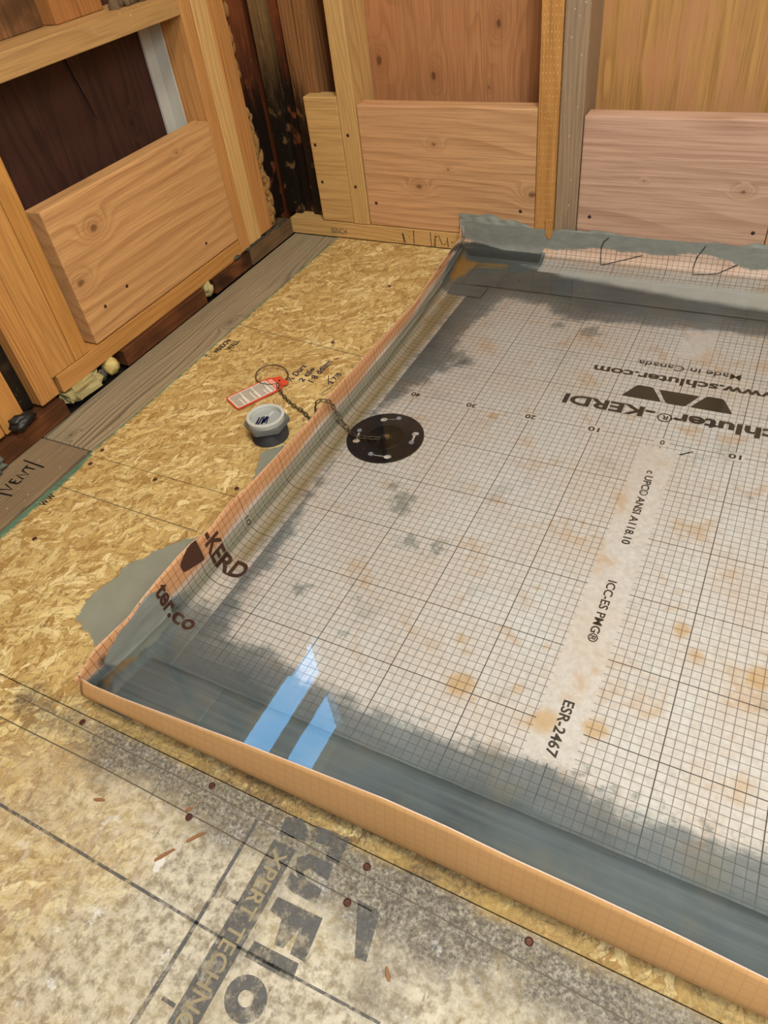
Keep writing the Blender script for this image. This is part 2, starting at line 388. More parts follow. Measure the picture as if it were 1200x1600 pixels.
def text(name, s, o, r, u, w, h, mat, parent, bold=.0, fn=None, cuts=None, shear=0, gap=1.0):
    """writing fitted to a w x h box: origin o, reading direction r, letter-up direction u (3-vectors)"""
    cu = bpy.data.curves.new(name, 'FONT'); cu.body = s; cu.size = 1; cu.offset = bold; cu.shear = shear; cu.space_character = gap; cu.resolution_u = 3
    t = bpy.data.objects.new('t', cu); COL.objects.link(t)
    dg = bpy.context.evaluated_depsgraph_get(); dg.update()
    me = bpy.data.meshes.new_from_object(t.evaluated_get(dg)); bpy.data.objects.remove(t); bpy.data.curves.remove(cu)
    bm = bmesh.new(); bm.from_mesh(me); bpy.data.meshes.remove(me)
    xs = [v.co.x for v in bm.verts]; ys = [v.co.y for v in bm.verts]
    x0, x1, y0, y1 = min(xs), max(xs), min(ys), max(ys)
    for v in bm.verts: v.co = Vector(((v.co.x - x0) / (x1 - x0) * w, (v.co.y - y0) / (y1 - y0) * h, 0))
    if cuts:
        bmesh.ops.triangulate(bm, faces=bm.faces)
        for c in cuts:
            bmesh.ops.bisect_plane(bm, geom=bm.verts[:] + bm.edges[:] + bm.faces[:], plane_co=(c, 0, 0), plane_no=(1, 0, 0))
    O, Rv, Uv = Vector(o), Vector(r), Vector(u)
    for v in bm.verts:
        q = O + Rv * v.co.x + Uv * v.co.y
        v.co = fn(q) if fn else q
    me = bpy.data.meshes.new(name); bm.to_mesh(me); bm.free()
    me.materials.clear()
    return link(name, me, mat, parent)
cm = lambda *a: tuple(x / 100 for x in a)

INK = plain('marker_ink', sr(26, 24, 24), .5)
INKB = plain('blue_black_ink', sr(34, 34, 60), .5)
PRINT = plain('printed_ink', sr(58, 50, 38), .5, var=.3, scale=200)
PRINT_BROWN = plain('printed_ink_brown', sr(70, 34, 16), .5, var=.3, scale=200)
PENCIL = plain('pencil_line', sr(96, 84, 66), .7)

def lumber(light, dark, **k):
    return lambda loc, **kk: wood('sawn_wood', light, dark, **{**k, **kk})

# warm fir, pale pine, weathered, dark
FIR = (sr(214, 164, 108), sr(164, 114, 62)); FIRP = (sr(206, 166, 138), sr(156, 112, 84)); PINE = (sr(208, 168, 106), sr(158, 116, 62))
OLD = (sr(176, 120, 66), sr(120, 74, 36)); BROWN = (sr(150, 106, 66), sr(84, 54, 30)); REDB = (sr(140, 78, 46), sr(74, 40, 22))
def rel(loc, kn): return [(x / 100 - loc[0], y / 100 - loc[1], z / 100 - loc[2], r / 100) for x, y, z, r in kn]
seedc = [0]
def wmat(pal, L, Wd, kn=(), **k):
    def f(loc):
        seedc[0] += 1
        return wood('sawn_wood', pal[0], pal[1], L, Wd, seed=seedc[0] * 1.37, knots=rel(loc, kn), **k)
    return f

# ================================================================== SETTING
# ---- subfloor and panels
bm = bmesh.new(); box_bm(bm, (-1.10, -2.6, -.06), (.92, .64, -.021))
floor = struct(link('floor', bm_mesh(bm, 'floor'), plain('joist_dark', sr(40, 30, 22), .9)))
OSB = osb('oriented_strand_board')
DRAIN = (-.397, -.1235)
def panel(x0, x1, y0, y1, res, hole=False, worn=None, top=0.0):
    nx = int(round((x1 - x0) / res)) + 1; ny = int(round((y1 - y0) / res)) + 1
    X = np.linspace(x0, x1, nx); Y = np.linspace(y0, y1, ny); XX, YY = np.meshgrid(X, Y); XX = XX.ravel(); YY = YY.ravel()
    V = np.stack([XX, YY, np.full_like(XX, top)], 1)
    keep = (lambda i, j: math.hypot((X[i] + X[i + 1]) / 2 - DRAIN[0], (Y[j] + Y[j + 1]) / 2 - DRAIN[1]) > .040) if hole else None
    F = grid_faces(nx, ny, keep)
    n0 = len(V); idx = [i for i in range(nx)] + [j * nx + nx - 1 for j in range(1, ny)] + [(ny - 1) * nx + i for i in range(nx - 2, -1, -1)] + [j * nx for j in range(ny - 2, 0, -1)]
    low = V[idx].copy(); low[:, 2] = top - .0185; V = np.vstack([V, low]); k = len(idx)
    F += [(idx[(i + 1) % k], idx[i], n0 + i, n0 + (i + 1) % k) for i in range(k)]
    me = bpy.data.meshes.new('osb_panel'); me.from_pydata(V.tolist(), [], F)
    P = V[:, :2] * 100
    teal = np.minimum(1.7 - (P[:, 0] + 85.6), 1.6) - np.clip((P[:, 1] + 36) * .2, 0, .95)
    thin = np.maximum(sdf(P, THIN1), sdf(P, THIN2))
    fx = P[:, 0]; fy = P[:, 1]
    d = seg_d(P, DIRT)
    am = seg_d(P, [(-48, -69.2, 30, -69.2, .5), (-22, -69.4, -9, -69.4, 1.0), (-5, -69.4, 25, -69.4, .9)])
    w = np.where(fy < -69.7, np.clip((fx + 44) * .45, -12, 9) + np.clip((-71 - fy) * -.15, -3, 3), -30)
    setattrs(me, dict(teal=teal, thinset=thin, dirt=d, amber=am, worn=w))
    o = link('osb_panel', me, OSB, floor); return o
THIN1 = [(-61.8, -59.4), (-62.6, -56.6), (-62.5, -54.4), (-61.6, -51.6), (-61.8, -50.3), (-61.6, -48.6), (-60.3, -47.9), (-60.0, -46.4), (-58.2, -43.9), (-57, -42), (-54, -40.5), (-50, -41), (-49, -50), (-51, -62), (-55.8, -61.8)]
THIN2 = [(-57.5, -21.5), (-54.3, -19), (-52, -17), (-49, -19), (-49, -33), (-54, -33.8), (-53.6, -30), (-55.2, -27.2)]
THIN3 = [(-50.5, -69), (-46, -69), (-37, -69.5), (-36, -70.6), (-41, -71.3), (-47, -71)]
DIRT = [(-58, -71, -46, -71, 1.2), (-46, -71.5, -36, -71, 2.6), (-33, -71, -26, -71, 3.4), (-24, -70.8, -14, -70.2, 3.2), (-13, -71.5, -4, -71, 3.6), (-28.5, -70.6, -27.5, -70.4, 3.4), (-10, -71.6, -8, -71.4, 4.0),
        (-30, -71.2, -14, -73.5, .4), (-7, -72, 6, -71.5, 2.8), (4, -71.5, 25, -71, 2.4), (-20, -72, -19, -89, -.6), (-9, -72, -7, -80, .6), (-6, -75, 20, -73, 1.0),
        (-58, -70.3, 25, -70.3, -1.6)]
panel(-.856, .90, -.3215, .5325, .01, hole=True)
panel(-.854, .90, -.6970, -.3230, .01)
panel(-.86, .90, -1.30, -.6982, .01)
panel(-.97, .90, -2.58, -1.302, .05)
# weathered planks between the panels and the left wall
GREYW = wmat((sr(176, 158, 122), sr(70, 56, 38)), 'Y', 'X', freq=120, amp=1.3, line=1.0, gray=.42, kn=[(-88, 12, 0, .7), (-93, -29, 0, .5)])
GREYW2 = wmat((sr(156, 130, 92), sr(72, 54, 34)), 'Y', 'X', freq=200, amp=.8, line=.9, gray=.3)
board('subfloor_plank', (-.978, -.311, -.019), (-.859, .536, -.0015), GREYW, parent=floor)
board('subfloor_plank', (-.978, -1.30, -.019), (-.864, -.3135, -.0015), GREYW2, parent=floor)

# pen and pencil marks on the panels
fl = floor_frame(0.0)
strokes('pencil_line', [[cm(-85, -40.1), cm(-72, -40.3), cm(-56, -40.4)], [cm(-85, 11.4), cm(-75, 10.2), cm(-54, 8.0)]], .0014, fl, PENCIL, floor)
strokes('pencil_line', [[cm(-66, -74.2), cm(-43, -73.9), cm(-10, -74.2)], [cm(-60, -71.2), cm(-30, -71.3), cm(-12, -71.8), cm(20, -73)]], .0012, fl, PENCIL, floor)
g = G('worn_panel_print'); pp = g.obj()
nn = g.M('ADD', g.noise(pp, 60, 5, .75), g.M('MULTIPLY', g.noise(g.mp(pp, (0, 0, 0), (0, 0, .9), (90, 22, 1)), 1.0, 2), .3))
WORN = g.bsdf(g.mix(g.noise(pp, 180, 4, .7), sr(60, 62, 64), sr(112, 110, 104)), .7, alpha=g.step(nn, .80, .54, .22, .88))
FAINT = None
def poly_print(name, polys, mat=None, parent=None, z=0.0, lift=.0004):
    bm = bmesh.new()
    for pl in polys:
        vs = [bm.verts.new((x / 100, y / 100, z + lift)) for x, y in pl]
        bm.faces.new(vs)
    bmesh.ops.triangulate(bm, faces=bm.faces)
    me = bpy.data.meshes.new(name); bm.normal_update()
    for f in bm.faces:
        if f.normal.z < 0: f.normal_flip()
    bm.to_mesh(me); bm.free()
    return link(name, me, mat or WORN, parent)
strokes('worn_line', [[cm(-24.4, -71.6), cm(-24.3, -82), cm(-24.5, -92)]], .0045, fl, WORN, floor)
strokes('worn_line', [[cm(-66, -81.8), cm(-51, -81.7), cm(-32.8, -81.8), cm(-21.6, -81.9), cm(-5.5, -81.4)]], .0028, fl, WORN, floor)
strokes('worn_line', [[cm(-23, -78.9), cm(-21.7, -78.9)], [cm(-23.4, -87.9), cm(-22, -87.9)]], .003, fl, WORN, floor)
# band with light letters: a dark band with knocked-out letters, drawn as band plus pale text
poly_print('printed_band', [[(-21.8, -72.5), (-19.2, -72.5), (-19.2, -78), (-19.4, -96), (-21.8, -96)]], WORN, floor)
g = G('pale_panel_letter'); PALE = g.bsdf(g.mix(g.noise(g.obj(), 80, 4, .7), sr(176, 158, 114), sr(110, 102, 84)), .7)
text('printed_text', 'XPERT TECHNOLOGY', cm(-21.3, -73.2, .06), (0, -1, 0), (1, 0, 0), .222, .016, PALE, floor, bold=.012)
poly_print('printed_letter', [
    [(-21.9, -70.2), (-20.3, -69.6), (-18.9, -70.5), (-18.9, -71.4), (-21.6, -71.9)],
    [(-18.6, -69.6), (-14.9, -69.4), (-14.8, -72.0), (-16.2, -72.0), (-16.4, -70.9), (-18.4, -71.1)]], None, floor)
poly_print('printed_letter', [[(-18.7, -73.0), (-17.8, -72.2), (-15.2, -72.2), (-15.0, -73.6), (-16.0, -73.6), (-17.0, -73.3), (-17.6, -73.9), (-16.9, -74.4), (-15.1, -74.5), (-15.0, -75.9), (-17.5, -75.9), (-18.6, -75.6), (-18.6, -74.4), (-17.7, -74.6), (-18.5, -73.9)]], None, floor)
poly_print('printed_letter', [[(-18.6, -76.8), (-13.8, -76.6), (-13.5, -80.3), (-15.0, -80.3), (-15.3, -78.3), (-15.8, -80.2), (-16.7, -80.3), (-17.2, -78.3), (-18.6, -78.1)]], None, floor)
poly_print('printed_letter', [[(-18.5, -80.8), (-13.9, -80.6), (-13.7, -82.1), (-18.6, -82.2)]], None, floor)
def ringpoly(cx, cy, ro, ri, sx=1, n=28):
    out = []
    for k in range(n):
        a, b = 2 * PI * k / n, 2 * PI * (k + 1) / n
        out.append([(cx + ro * sx * math.cos(a), cy + ro * math.sin(a)), (cx + ro * sx * math.cos(b), cy + ro * math.sin(b)), (cx + ri * sx * math.cos(b), cy + ri * math.sin(b)), (cx + ri * sx * math.cos(a), cy + ri * math.sin(a))])
    return out
poly_print('printed_letter', ringpoly(-16.7, -84.8, 1.75, .62, 1.1), None, floor)
poly_print('printed_letter', [[(-11.6, -73.9), (-9.3, -73.9), (-8.6, -78.0), (-9.7, -78.1)]], None, floor)
# handwriting on planks and panels (reading towards the back wall)
strokes('handwriting', [[cm(-95.9, -37.2), cm(-90.8, -37.4)], [cm(-94.6, -45.0), cm(-90.5, -44.6)],
    [cm(-93.9, -44.2), cm(-91.7, -43.5), cm(-94.0, -42.9)], [cm(-93.8, -42.3), cm(-92.0, -42.1)], [cm(-93.8, -42.3), cm(-93.9, -41.4)], [cm(-92.9, -42.2), cm(-92.9, -41.6)], [cm(-92.0, -42.1), cm(-91.9, -41.3)],
    [cm(-91.9, -40.9), cm(-94.0, -40.6), cm(-92.0, -39.7), cm(-94.0, -39.3)], [cm(-94.0, -39.2), cm(-94.1, -37.9)], [cm(-94.1, -38.5), cm(-92.0, -38.3)]], .0034, floor_frame(-.0012), INK, floor)
text('handwriting', 'W.W', cm(-83.0, -44.6, .05), (0, 1, 0), (-1, 0, 0), .026, .014, INK, floor, bold=.035)
text('handwriting', 'WINDOW', cm(-82.9, .9, .05), (0, 1, 0), (-1, 0, 0), .052, .014, INK, floor, bold=.03)
text('handwriting', 'WALL', cm(-81.0, 2.6, .05), (0, 1, 0), (-1, 0, 0), .034, .014, INK, floor, bold=.03)
strokes('handwriting', [[cm(-83.1, -.6), cm(-84.9, -.4)], [cm(-84.2, -1.0), cm(-84.9, -.4), cm(-84.2, .2)]], .0018, fl, INK, floor)
text('handwriting', '½ Durs', cm(-63.2, -3.2, .05), (0, 1, 0), (-1, 0, 0), .055, .014, INKB, floor, shear=.2, bold=.02)
text('handwriting', '2 tile', cm(-61.2, -2.6, .05), (0, 1, 0), (-1, 0, 0), .045, .012, INKB, floor, shear=.2, bold=.02)
text('handwriting', '1 8 ddlam', cm(-59.3, -2.2, .05), (0, 1, 0), (-1, 0, 0), .072, .014, INKB, floor, shear=.2, bold=.02)
text('handwriting', '3 7/8', cm(-55.6, -1.6, .05), (0, 1, 0), (-1, 0, 0), .036, .011, INKB, floor, shear=.2, bold=.02)
for pk in ([cm(-57.8, .8), cm(-57.0, -.6), cm(-56.2, -2.0)], [cm(-56.2, -4.8), cm(-55.3, -1.6)]): strokes('handwriting', [pk], .0014, fl, INKB, floor)
# screws sunk in the panels
SCR = plain('rusty_screw', sr(96, 58, 44), .45, .4); HOLE = plain('screw_hole', sr(52, 30, 24), .8)
def screw_mesh():
    bm = bmesh.new(); lathe_bm(bm, [(0, .0004), (.0012, .0005), (.0016, -.0002), (.0022, -.0004), (.0027, .0003), (.0031, .0012), (.0037, .0006), (.0039, 0)], 14)
    box_bm(bm, (-.0013, -.0003, .0004), (.0013, .0003, .0009)); box_bm(bm, (-.0003, -.0013, .0004), (.0003, .0013, .0009))
    return bm_mesh(bm, 'screw')
scm = screw_mesh(); scm.materials.append(SCR)
for k, (x, y) in enumerate([(-49.7, -70.6), (-30.9, -70.6), (-12.2, -71.0), (-12.4, -74.5), (3.5, -70.6), (-31.1, -74.3), (-56, -30.6), (-70, -33.4), (-84.0, -30.5), (-83.4, -34.0), (-62.6, 10.8), (-62, 34), (17.5, -70.9), (-79, -50.5)]):
    o = bpy.data.objects.new('screw', scm); COL.objects.link(o); o.location = cm(x, y, 0.02); o.rotation_euler[2] = k * 1.1; o.parent = floor

# ---- walls
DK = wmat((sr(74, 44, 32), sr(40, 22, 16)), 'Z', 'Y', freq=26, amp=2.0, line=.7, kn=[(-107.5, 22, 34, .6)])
wl = bpy.data.objects.new('wall_left', None); COL.objects.link(wl); struct(wl)
WX = -1.075
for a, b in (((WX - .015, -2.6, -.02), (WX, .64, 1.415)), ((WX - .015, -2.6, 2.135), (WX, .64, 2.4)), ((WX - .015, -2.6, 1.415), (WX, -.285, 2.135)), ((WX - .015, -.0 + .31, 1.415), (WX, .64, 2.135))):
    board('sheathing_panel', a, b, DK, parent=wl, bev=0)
# split and a loose splinter in the dark sheathing
bm = bmesh.new(); tube_bm(bm, [(WX + .002, .115, .475), (WX + .004, .128, .42), (WX + .003, .138, .372)], [.002, .0035, .001], 5)
link('splinter', bm_mesh(bm, 'splinter'), DK((WX, .12, .4)), wl)
wb_ = bpy.data.objects.new('wall_back', None); COL.objects.link(wb_); struct(wb_)
PLY1 = wmat((sr(184, 128, 82), sr(128, 80, 46)), 'Z', 'X', freq=16, amp=3.2, line=.35, kn=[(-48.2, 62, 40.6, .8), (-74.3, 62, 34.7, 1.0), (-62.1, 62, 31.9, .9), (-50.2, 62, 29.9, .3)])
PLY2 = wmat((sr(192, 146, 84), sr(138, 92, 48)), 'Z', 'X', freq=46, amp=1.5, line=.55, red=sr(186, 132, 90))
PLY0 = wmat((sr(150, 84, 50), sr(90, 46, 26)), 'Z', 'X', freq=20, amp=2.5, line=.5)
board('plywood_panel', (-1.075, .622, -.02), (-.80, .637, 2.4), PLY0, parent=wb_, bev=0)
board('plywood_panel', (-.799, .622, -.02), (-.335, .637, 2.4), PLY1, parent=wb_, bev=0)
board('plywood_panel', (-.334, .622, -.02), (.92, .637, 2.4), PLY2, parent=wb_, bev=0)
WALLM = plain('plaster', sr(150, 138, 118), .8)
def slab(name, a, b, mat):
    bm = bmesh.new(); box_bm(bm, a, b); return struct(link(name, bm_mesh(bm, name), mat))
slab('wall_right', (.905, -2.6, -.02), (.925, .64, 2.4), WALLM)
slab('wall_rear', (-1.09, -2.62, -.02), (.925, -2.6, 2.4), WALLM)
slab('ceiling', (-1.09, -2.62, 2.4), (.925, .64, 2.42), plain('ceiling_board', sr(140, 120, 94), .8))
# window in the left wall (seen mirrored in the water)
win = bpy.data.objects.new('window_1', None); COL.objects.link(win); struct(win)
WHT = plain('white_vinyl', sr(196, 192, 180), .4, var=.05)
def part_boxes(name, bxs, mat, parent, bev=0.0):
    bm = bmesh.new()
    for a, b in bxs: box_bm(bm, a, b, bev)
    return link(name, bm_mesh(bm, name), mat, parent)
part_boxes('window_frame', [((WX - .03, -.285, 1.415), (WX + .01, .31, 1.43)), ((WX - .03, -.285, 2.12), (WX + .01, .31, 2.135)), ((WX - .03, -.285, 1.45), (WX + .01, -.27, 2.12)), ((WX - .03, .295, 1.45), (WX + .01, .31, 2.12))], WHT, win)
part_boxes('meeting_rail', [((WX - .02, -.27, 1.682), (WX + .006, .295, 1.79))], WHT, win)
g = G('window_glass'); tr = g.n('ShaderNodeBsdfTransparent', Color=(.95, .97, .97, 1)); gl = g.n('ShaderNodeBsdfGlossy', Roughness=.0)
mx = g.n('ShaderNodeMixShader', i0=.08, i1=tr, i2=gl); g.t.links.new(mx, g.out.inputs[0]); GLASS = g.m
part_boxes('glass_pane', [((WX - .012, -.27, 1.43), (WX - .009, .295, 1.682))], GLASS, win)
part_boxes('glass_pane', [((WX - .012, -.27, 1.79), (WX - .009, .295, 2.12))], GLASS, win)

#FRAMING
# ================================================================== FRAMING, back wall
TOP = 2.395
GS = 'framing studs of the back wall'; GL = 'framing studs of the left wall'; GB = 'wide solid blocking boards between the studs'
board('bottom_plate', (-.983, .533, .001), (.90, .6215, .037), wmat(PINE, 'X', 'Z', freq=110, amp=.8, line=.5),
      'pale bottom plate with pen marks lying along the foot of the back wall', 'plate')
bp = bpy.data.objects['bottom_plate']
def stud_tip():
    bm = bmesh.new(); pr = [(-.3465, .085), (-.3465, .060), (-.344, .051), (-.3395, .0465), (-.335, .050), (-.3325, .058), (-.3325, .085)]
    a = [bm.verts.new((x, .5262, z)) for x, z in pr]; b = [bm.verts.new((x, .5302, z)) for x, z in pr]; bm.faces.new(a); bm.faces.new(b[::-1])
    for i in range(len(pr)): bm.faces.new((a[i], b[i], b[(i + 1) % len(pr)], a[(i + 1) % len(pr)]))
    st = bpy.data.objects['wall_stud.001']; o = link('splintered_tip', bm_mesh(bm, 't'), st.data.materials[0]); return rp(o, st)
def onback(y=.533): return lambda a, b: ((a, y, b), (0, -1, 0))
def rp(o, parent):
    o.parent = parent; o.matrix_parent_inverse = Matrix.Translation(-Vector(parent.location)); return o
for pk in [[cm(-68.0, 2.6), cm(-67.7, .4)], [cm(-67.9, 2.7), cm(-67.4, .5)], [cm(-66.4, 2.0), cm(-66.2, 1.8)], [cm(-65.1, 3.5), cm(-65.2, .1)],
    [cm(-61.0, 3.5), cm(-60.9, .2), cm(-60.2, .3), cm(-59.8, 3.4), cm(-59.9, .2)], [cm(-59.8, 2.4), cm(-59.0, 2.9), cm(-58.2, .9), cm(-57.4, 1.0), cm(-56.9, 2.6), cm(-56.8, .5)], [cm(-55.9, 1.7), cm(-55.7, 1.5)]]:
    rp(strokes('handwriting', [pk], .0018, onback(), INK, None), bp)
rp(text('handwriting', 'BENCH', (-.869, .5325, .010), (1, 0, 0), (0, 0, 1), .042, .013, PENCIL, None), bp)
board('wall_stud', (-.803, .532, .038), (-.762, .6195, TOP), wmat(PINE, 'Z', 'X', freq=150, amp=.8, line=.5), 'pale yellow stud left of the wide board, two screws in its foot', 'stud', GS)
board('wall_stud', (-.371, .530, .047), (-.332, .6195, TOP), wmat((sr(196, 140, 74), sr(142, 92, 42)), 'Z', 'X', freq=70, amp=.8, line=.35, pits=True), 'pitted pressure treated stud with grey thinset around its tip', 'stud', GS)
board('wall_stud', (-.3305, .533, .038), (-.287, .6195, TOP), wmat((sr(172, 140, 104), sr(112, 86, 58)), 'Z', 'X', freq=150, amp=.7, line=.7, gray=.35), 'weathered grey brown stud right of the pitted one', 'stud', GS)
board('wall_stud', (.0605, .533, .038), (.099, .6195, TOP), wmat(PINE, 'Z', 'X', freq=120, amp=.8), 'stud at the right edge of the view beside the pinkish board', 'stud', GS)
board('blocking_board', (-.888, .534, .038), (-.8045, .572, .302), wmat(PINE, 'X', 'Z', freq=75, amp=.7, line=.5), 'short narrow blocking board beside the blackened corner', 'board', GB, bev=.003)
board('blocking_board', (-.7605, .534, .038), (-.3725, .572, .288), wmat((sr(210, 162, 114), sr(158, 108, 66)), 'X', 'Z', freq=72, amp=.75, line=.62, kn=[(-58.9, 53.4, 21.8, .5), (-63.0, 53.4, 13.2, .75), (-56, 53.4, 17, .3), (-38, 53.4, 13, .9)]),
      'wide blocking board with wavy grain, grey thinset on its lower right corner', 'board', GB, bev=.003)
board('blocking_board', (-.2855, .534, .038), (.0595, .574, .278), wmat(FIRP, 'X', 'Z', freq=68, amp=.5, line=.6, kn=[(.6, 53.4, 16.1, .5), (-16.6, 53.4, 17, .2)]),
      'pinkish wide blocking board right of the weathered stud', 'board', GB, bev=.003)
stud_tip()
# screw heads and pits in the framing, each a part of its board
def dot(parent, P, N, r=.003, mat=None):
    bm = bmesh.new(); lathe_bm(bm, [(0, -.0002), (r * .5, 0), (r * .8, .0003), (r, .0001)], 12)
    q = Vector(N).to_track_quat('Z', 'X').to_matrix().to_4x4(); bmesh.ops.transform(bm, matrix=Matrix.Translation(Vector(P) + Vector(N) * .0002) @ q, verts=bm.verts)
    return rp(link('screw', bm_mesh(bm, 'screw'), mat or HOLE), parent)
O = bpy.data.objects; fr = lambda x, z, y=.534: (x / 100, y, z / 100)
for on, x, z, y in (('wall_stud', -78.8, 22.9, .532), ('wall_stud', -78.6, 12.2, .532), ('blocking_board', -87.6, 20.6, .534), ('blocking_board', -87.3, 12.7, .534), ('blocking_board.001', -73.9, 8.9, .534), ('blocking_board.001', -40.3, 9.6, .534), ('blocking_board.002', -26.1, 9.6, .534), ('blocking_board.002', 3.7, 9.0, .534)):
    dot(O[on], fr(x, z, y), (0, -1, 0), .0036)
# blackened corner posts
GC = 'rotten corner posts behind the two walls'
board('corner_post', (-.895, .560, .038), (-.860, .6215, TOP), wmat(BROWN, 'Z', 'X', freq=150, amp=.9, line=.7, black=(.04, .22)), 'brown rough corner post left of the short narrow board', 'post', GC)
board('corner_post', (-.9290, .562, .038), (-.897, .6215, TOP), wmat(BROWN, 'Z', 'X', freq=150, amp=.9, line=.7, black=(.18, .36)), 'brown corner post with charred looking lower half', 'post', GC)
board('corner_post', (-.962, .575, .038), (-.930, .6215, TOP), wmat(REDB, 'Z', 'X', freq=90, amp=.9, black=(.24, .5)), 'dark reddish corner post, black with rot below', 'post', GC)
board('corner_post', (-1.002, .560, .038), (-.9635, .6215, TOP), wmat((sr(140, 108, 68), sr(80, 58, 34)), 'Z', 'X', freq=120, amp=.9, black=(.22, .46)), 'olive brown corner post, wet black along its foot', 'post', GC)
board('corner_post', (-1.060, .485, .040), (-1.012, .558, TOP), wmat(REDB, 'Z', 'Y', freq=120, amp=.9, black=(.20, .46)), 'dark red brown post on the left wall beside the corner', 'post', GC)
# ================================================================== FRAMING, left wall (face at x = -0.985)
FX = -.985
def lboard(name, y0, y1, z0, z1, mf, label, grp=GL, cat='stud', x1=FX, depth=.088, bev=.0018): return board(name, (x1 - depth, y0, z0), (x1, y1, z1), mf, label, cat, grp, bev)
lboard('wall_stud', .3335, .3665, .039, TOP, wmat((sr(206, 150, 88), sr(154, 98, 48)), 'Z', 'Y', freq=150, amp=.8, line=.6), 'orange brown stud touching the right end of the left blocking board')
lboard('wall_stud', .3675, .4125, .041, TOP, wmat((sr(222, 180, 116), sr(180, 134, 74)), 'Z', 'Y', freq=110, amp=.6, line=.4), 'palest stud of the left wall, middle of the three near the corner')
lboard('wall_stud', .4135, .462, .044, TOP, wmat((sr(202, 144, 82), sr(146, 88, 42)), 'Z', 'Y', freq=90, amp=.9, line=.45), 'orange stud of the left wall nearest the blackened corner')
lboard('wall_stud', -.179, -.146, .0695, 1.24, wmat((sr(206, 148, 76), sr(150, 98, 44)), 'Z', 'Y', freq=60, amp=.9, line=.4), 'narrow stud touching the left end gap of the big blocking board', x1=FX)
lboard('wall_stud', -.2365, -.180, .0695, 1.0, wmat((sr(206, 150, 82), sr(150, 100, 48)), 'Z', 'Y', freq=100, amp=.9, line=.5), 'broad jack stud resting on the end of the bottom plate', x1=FX - .001)
lboard('wall_stud', -.279, -.2375, .039, 1.24, wmat((sr(204, 146, 80), sr(148, 92, 42)), 'Z', 'Y', freq=140, amp=.8, line=.55), 'orange stud between the broad jack stud and the black gap')
lboard('wall_stud', -.3145, -.281, .039, TOP, wmat((sr(70, 52, 34), sr(36, 28, 20)), 'Z', 'Y', freq=120, amp=.9, black=(.5, .9)), 'blackened recessed stud, second from the left edge', x1=FX - .02, depth=.068)
lboard('wall_stud', -.362, -.3165, .039, TOP, wmat((sr(212, 152, 80), sr(160, 104, 48)), 'Z', 'Y', freq=70, amp=.9, line=.4), 'pale orange stud with a dark knot at the left edge', x1=FX + .002)
lboard('wall_stud', -.41, -.364, .039, TOP, wmat((sr(206, 146, 78), sr(150, 98, 44)), 'Z', 'Y', freq=70, amp=.9, line=.4), 'leftmost stud, mostly outside the frame')
lboard('blocking_board', -.123, .3325, .0705, .313, wmat((sr(214, 164, 108), sr(160, 108, 60)), 'Y', 'Z', freq=54, amp=.5, line=.55, kn=[(-98.5, -3.2, 25.0, 1.0), (-98.5, -10.3, 18.2, .9), (-98.5, 22, 29, .25)]),
       'big blocking board with two round knots on the left wall', GB, 'board', depth=.038, bev=.003)
for y, z in ((-7.4, 12.2), (22.9, 10.7), (-1, 13)): dot(O['blocking_board.003'], (FX, y / 100, z / 100), (1, 0, 0), .0034)
lboard('bottom_plate', -.229, .3325, .034, .0685, wmat((sr(204, 148, 80), sr(152, 96, 42)), 'Y', 'Z', freq=90, amp=.8, line=.5), 'orange bottom plate raised on dark sole strips along the left wall', None, 'plate')
lboard('sill_rail', -.145, .3325, .4900, .525, wmat((sr(196, 152, 92), sr(148, 104, 54)), 'Y', 'Z', freq=90, amp=.9, line=.5, gray=.15), 'horizontal rail across the upper left bay, dusty on top', None, 'rail')
board('cripple_stud', (-1.070, .09, .5255), (-1.035, .20, 1.40), wmat(OLD, 'Z', 'Y', freq=90, amp=.9), 'brown cripple stud standing on the dusty rail at top left', 'stud', None)
board('cripple_board', (-1.073, -.14, .5255), (-1.06, .085, 1.40), wmat(BROWN, 'Z', 'Y', freq=90, amp=.9, wet=.7), 'dark board behind the rail in the top left corner', 'board', None)
# white trim in the bay: two faces
bm = bmesh.new(); box_bm(bm, (-1.0735, .302, .02), (-1.068, .329, 1.4), .0008); box_bm(bm, (-1.0735, .3295, .02), (-1.040, .3325, 1.4), .0008)
tag(link('white_trim', bm_mesh(bm, 'white_trim'), WHT), 'white painted trim strip standing in the dark upper left bay', 'trim')
# sole strips, foam, scraps beneath the plate
GSO = 'dark sole strips at the foot of the left wall'
SOLE = (sr(112, 66, 34), sr(62, 34, 18))
board('sole_strip', (-1.06, -.412, .0), (-.974, -.243, .033), wmat(SOLE, 'Y', 'Z', freq=90, amp=.9, wet=.5), 'red brown sole strip at the far left below the pale studs', 'strip', GSO)
board('sole_strip', (-1.06, -.082, .0), (-.977, .176, .033), wmat(SOLE, 'Y', 'Z', freq=80, amp=.7, wet=.4), 'longest dark sole strip below the middle of the left plate', 'strip', GSO)
board('sole_strip', (-1.06, .213, .0), (-.980, .352, .033), wmat((sr(120, 72, 38), sr(50, 28, 16)), 'Y', 'Z', freq=120, amp=1.6, line=.9, wet=.8), 'splintered dark sole strip right of the ragged foam', 'strip', GSO)
board('sole_strip', (-1.06, .354, .0), (-.979, .531, .036), wmat((sr(124, 96, 66), sr(76, 56, 36)), 'Y', 'Z', freq=90, amp=.9, wet=.3), 'grey brown sole strip ending in the corner', 'strip', GSO)

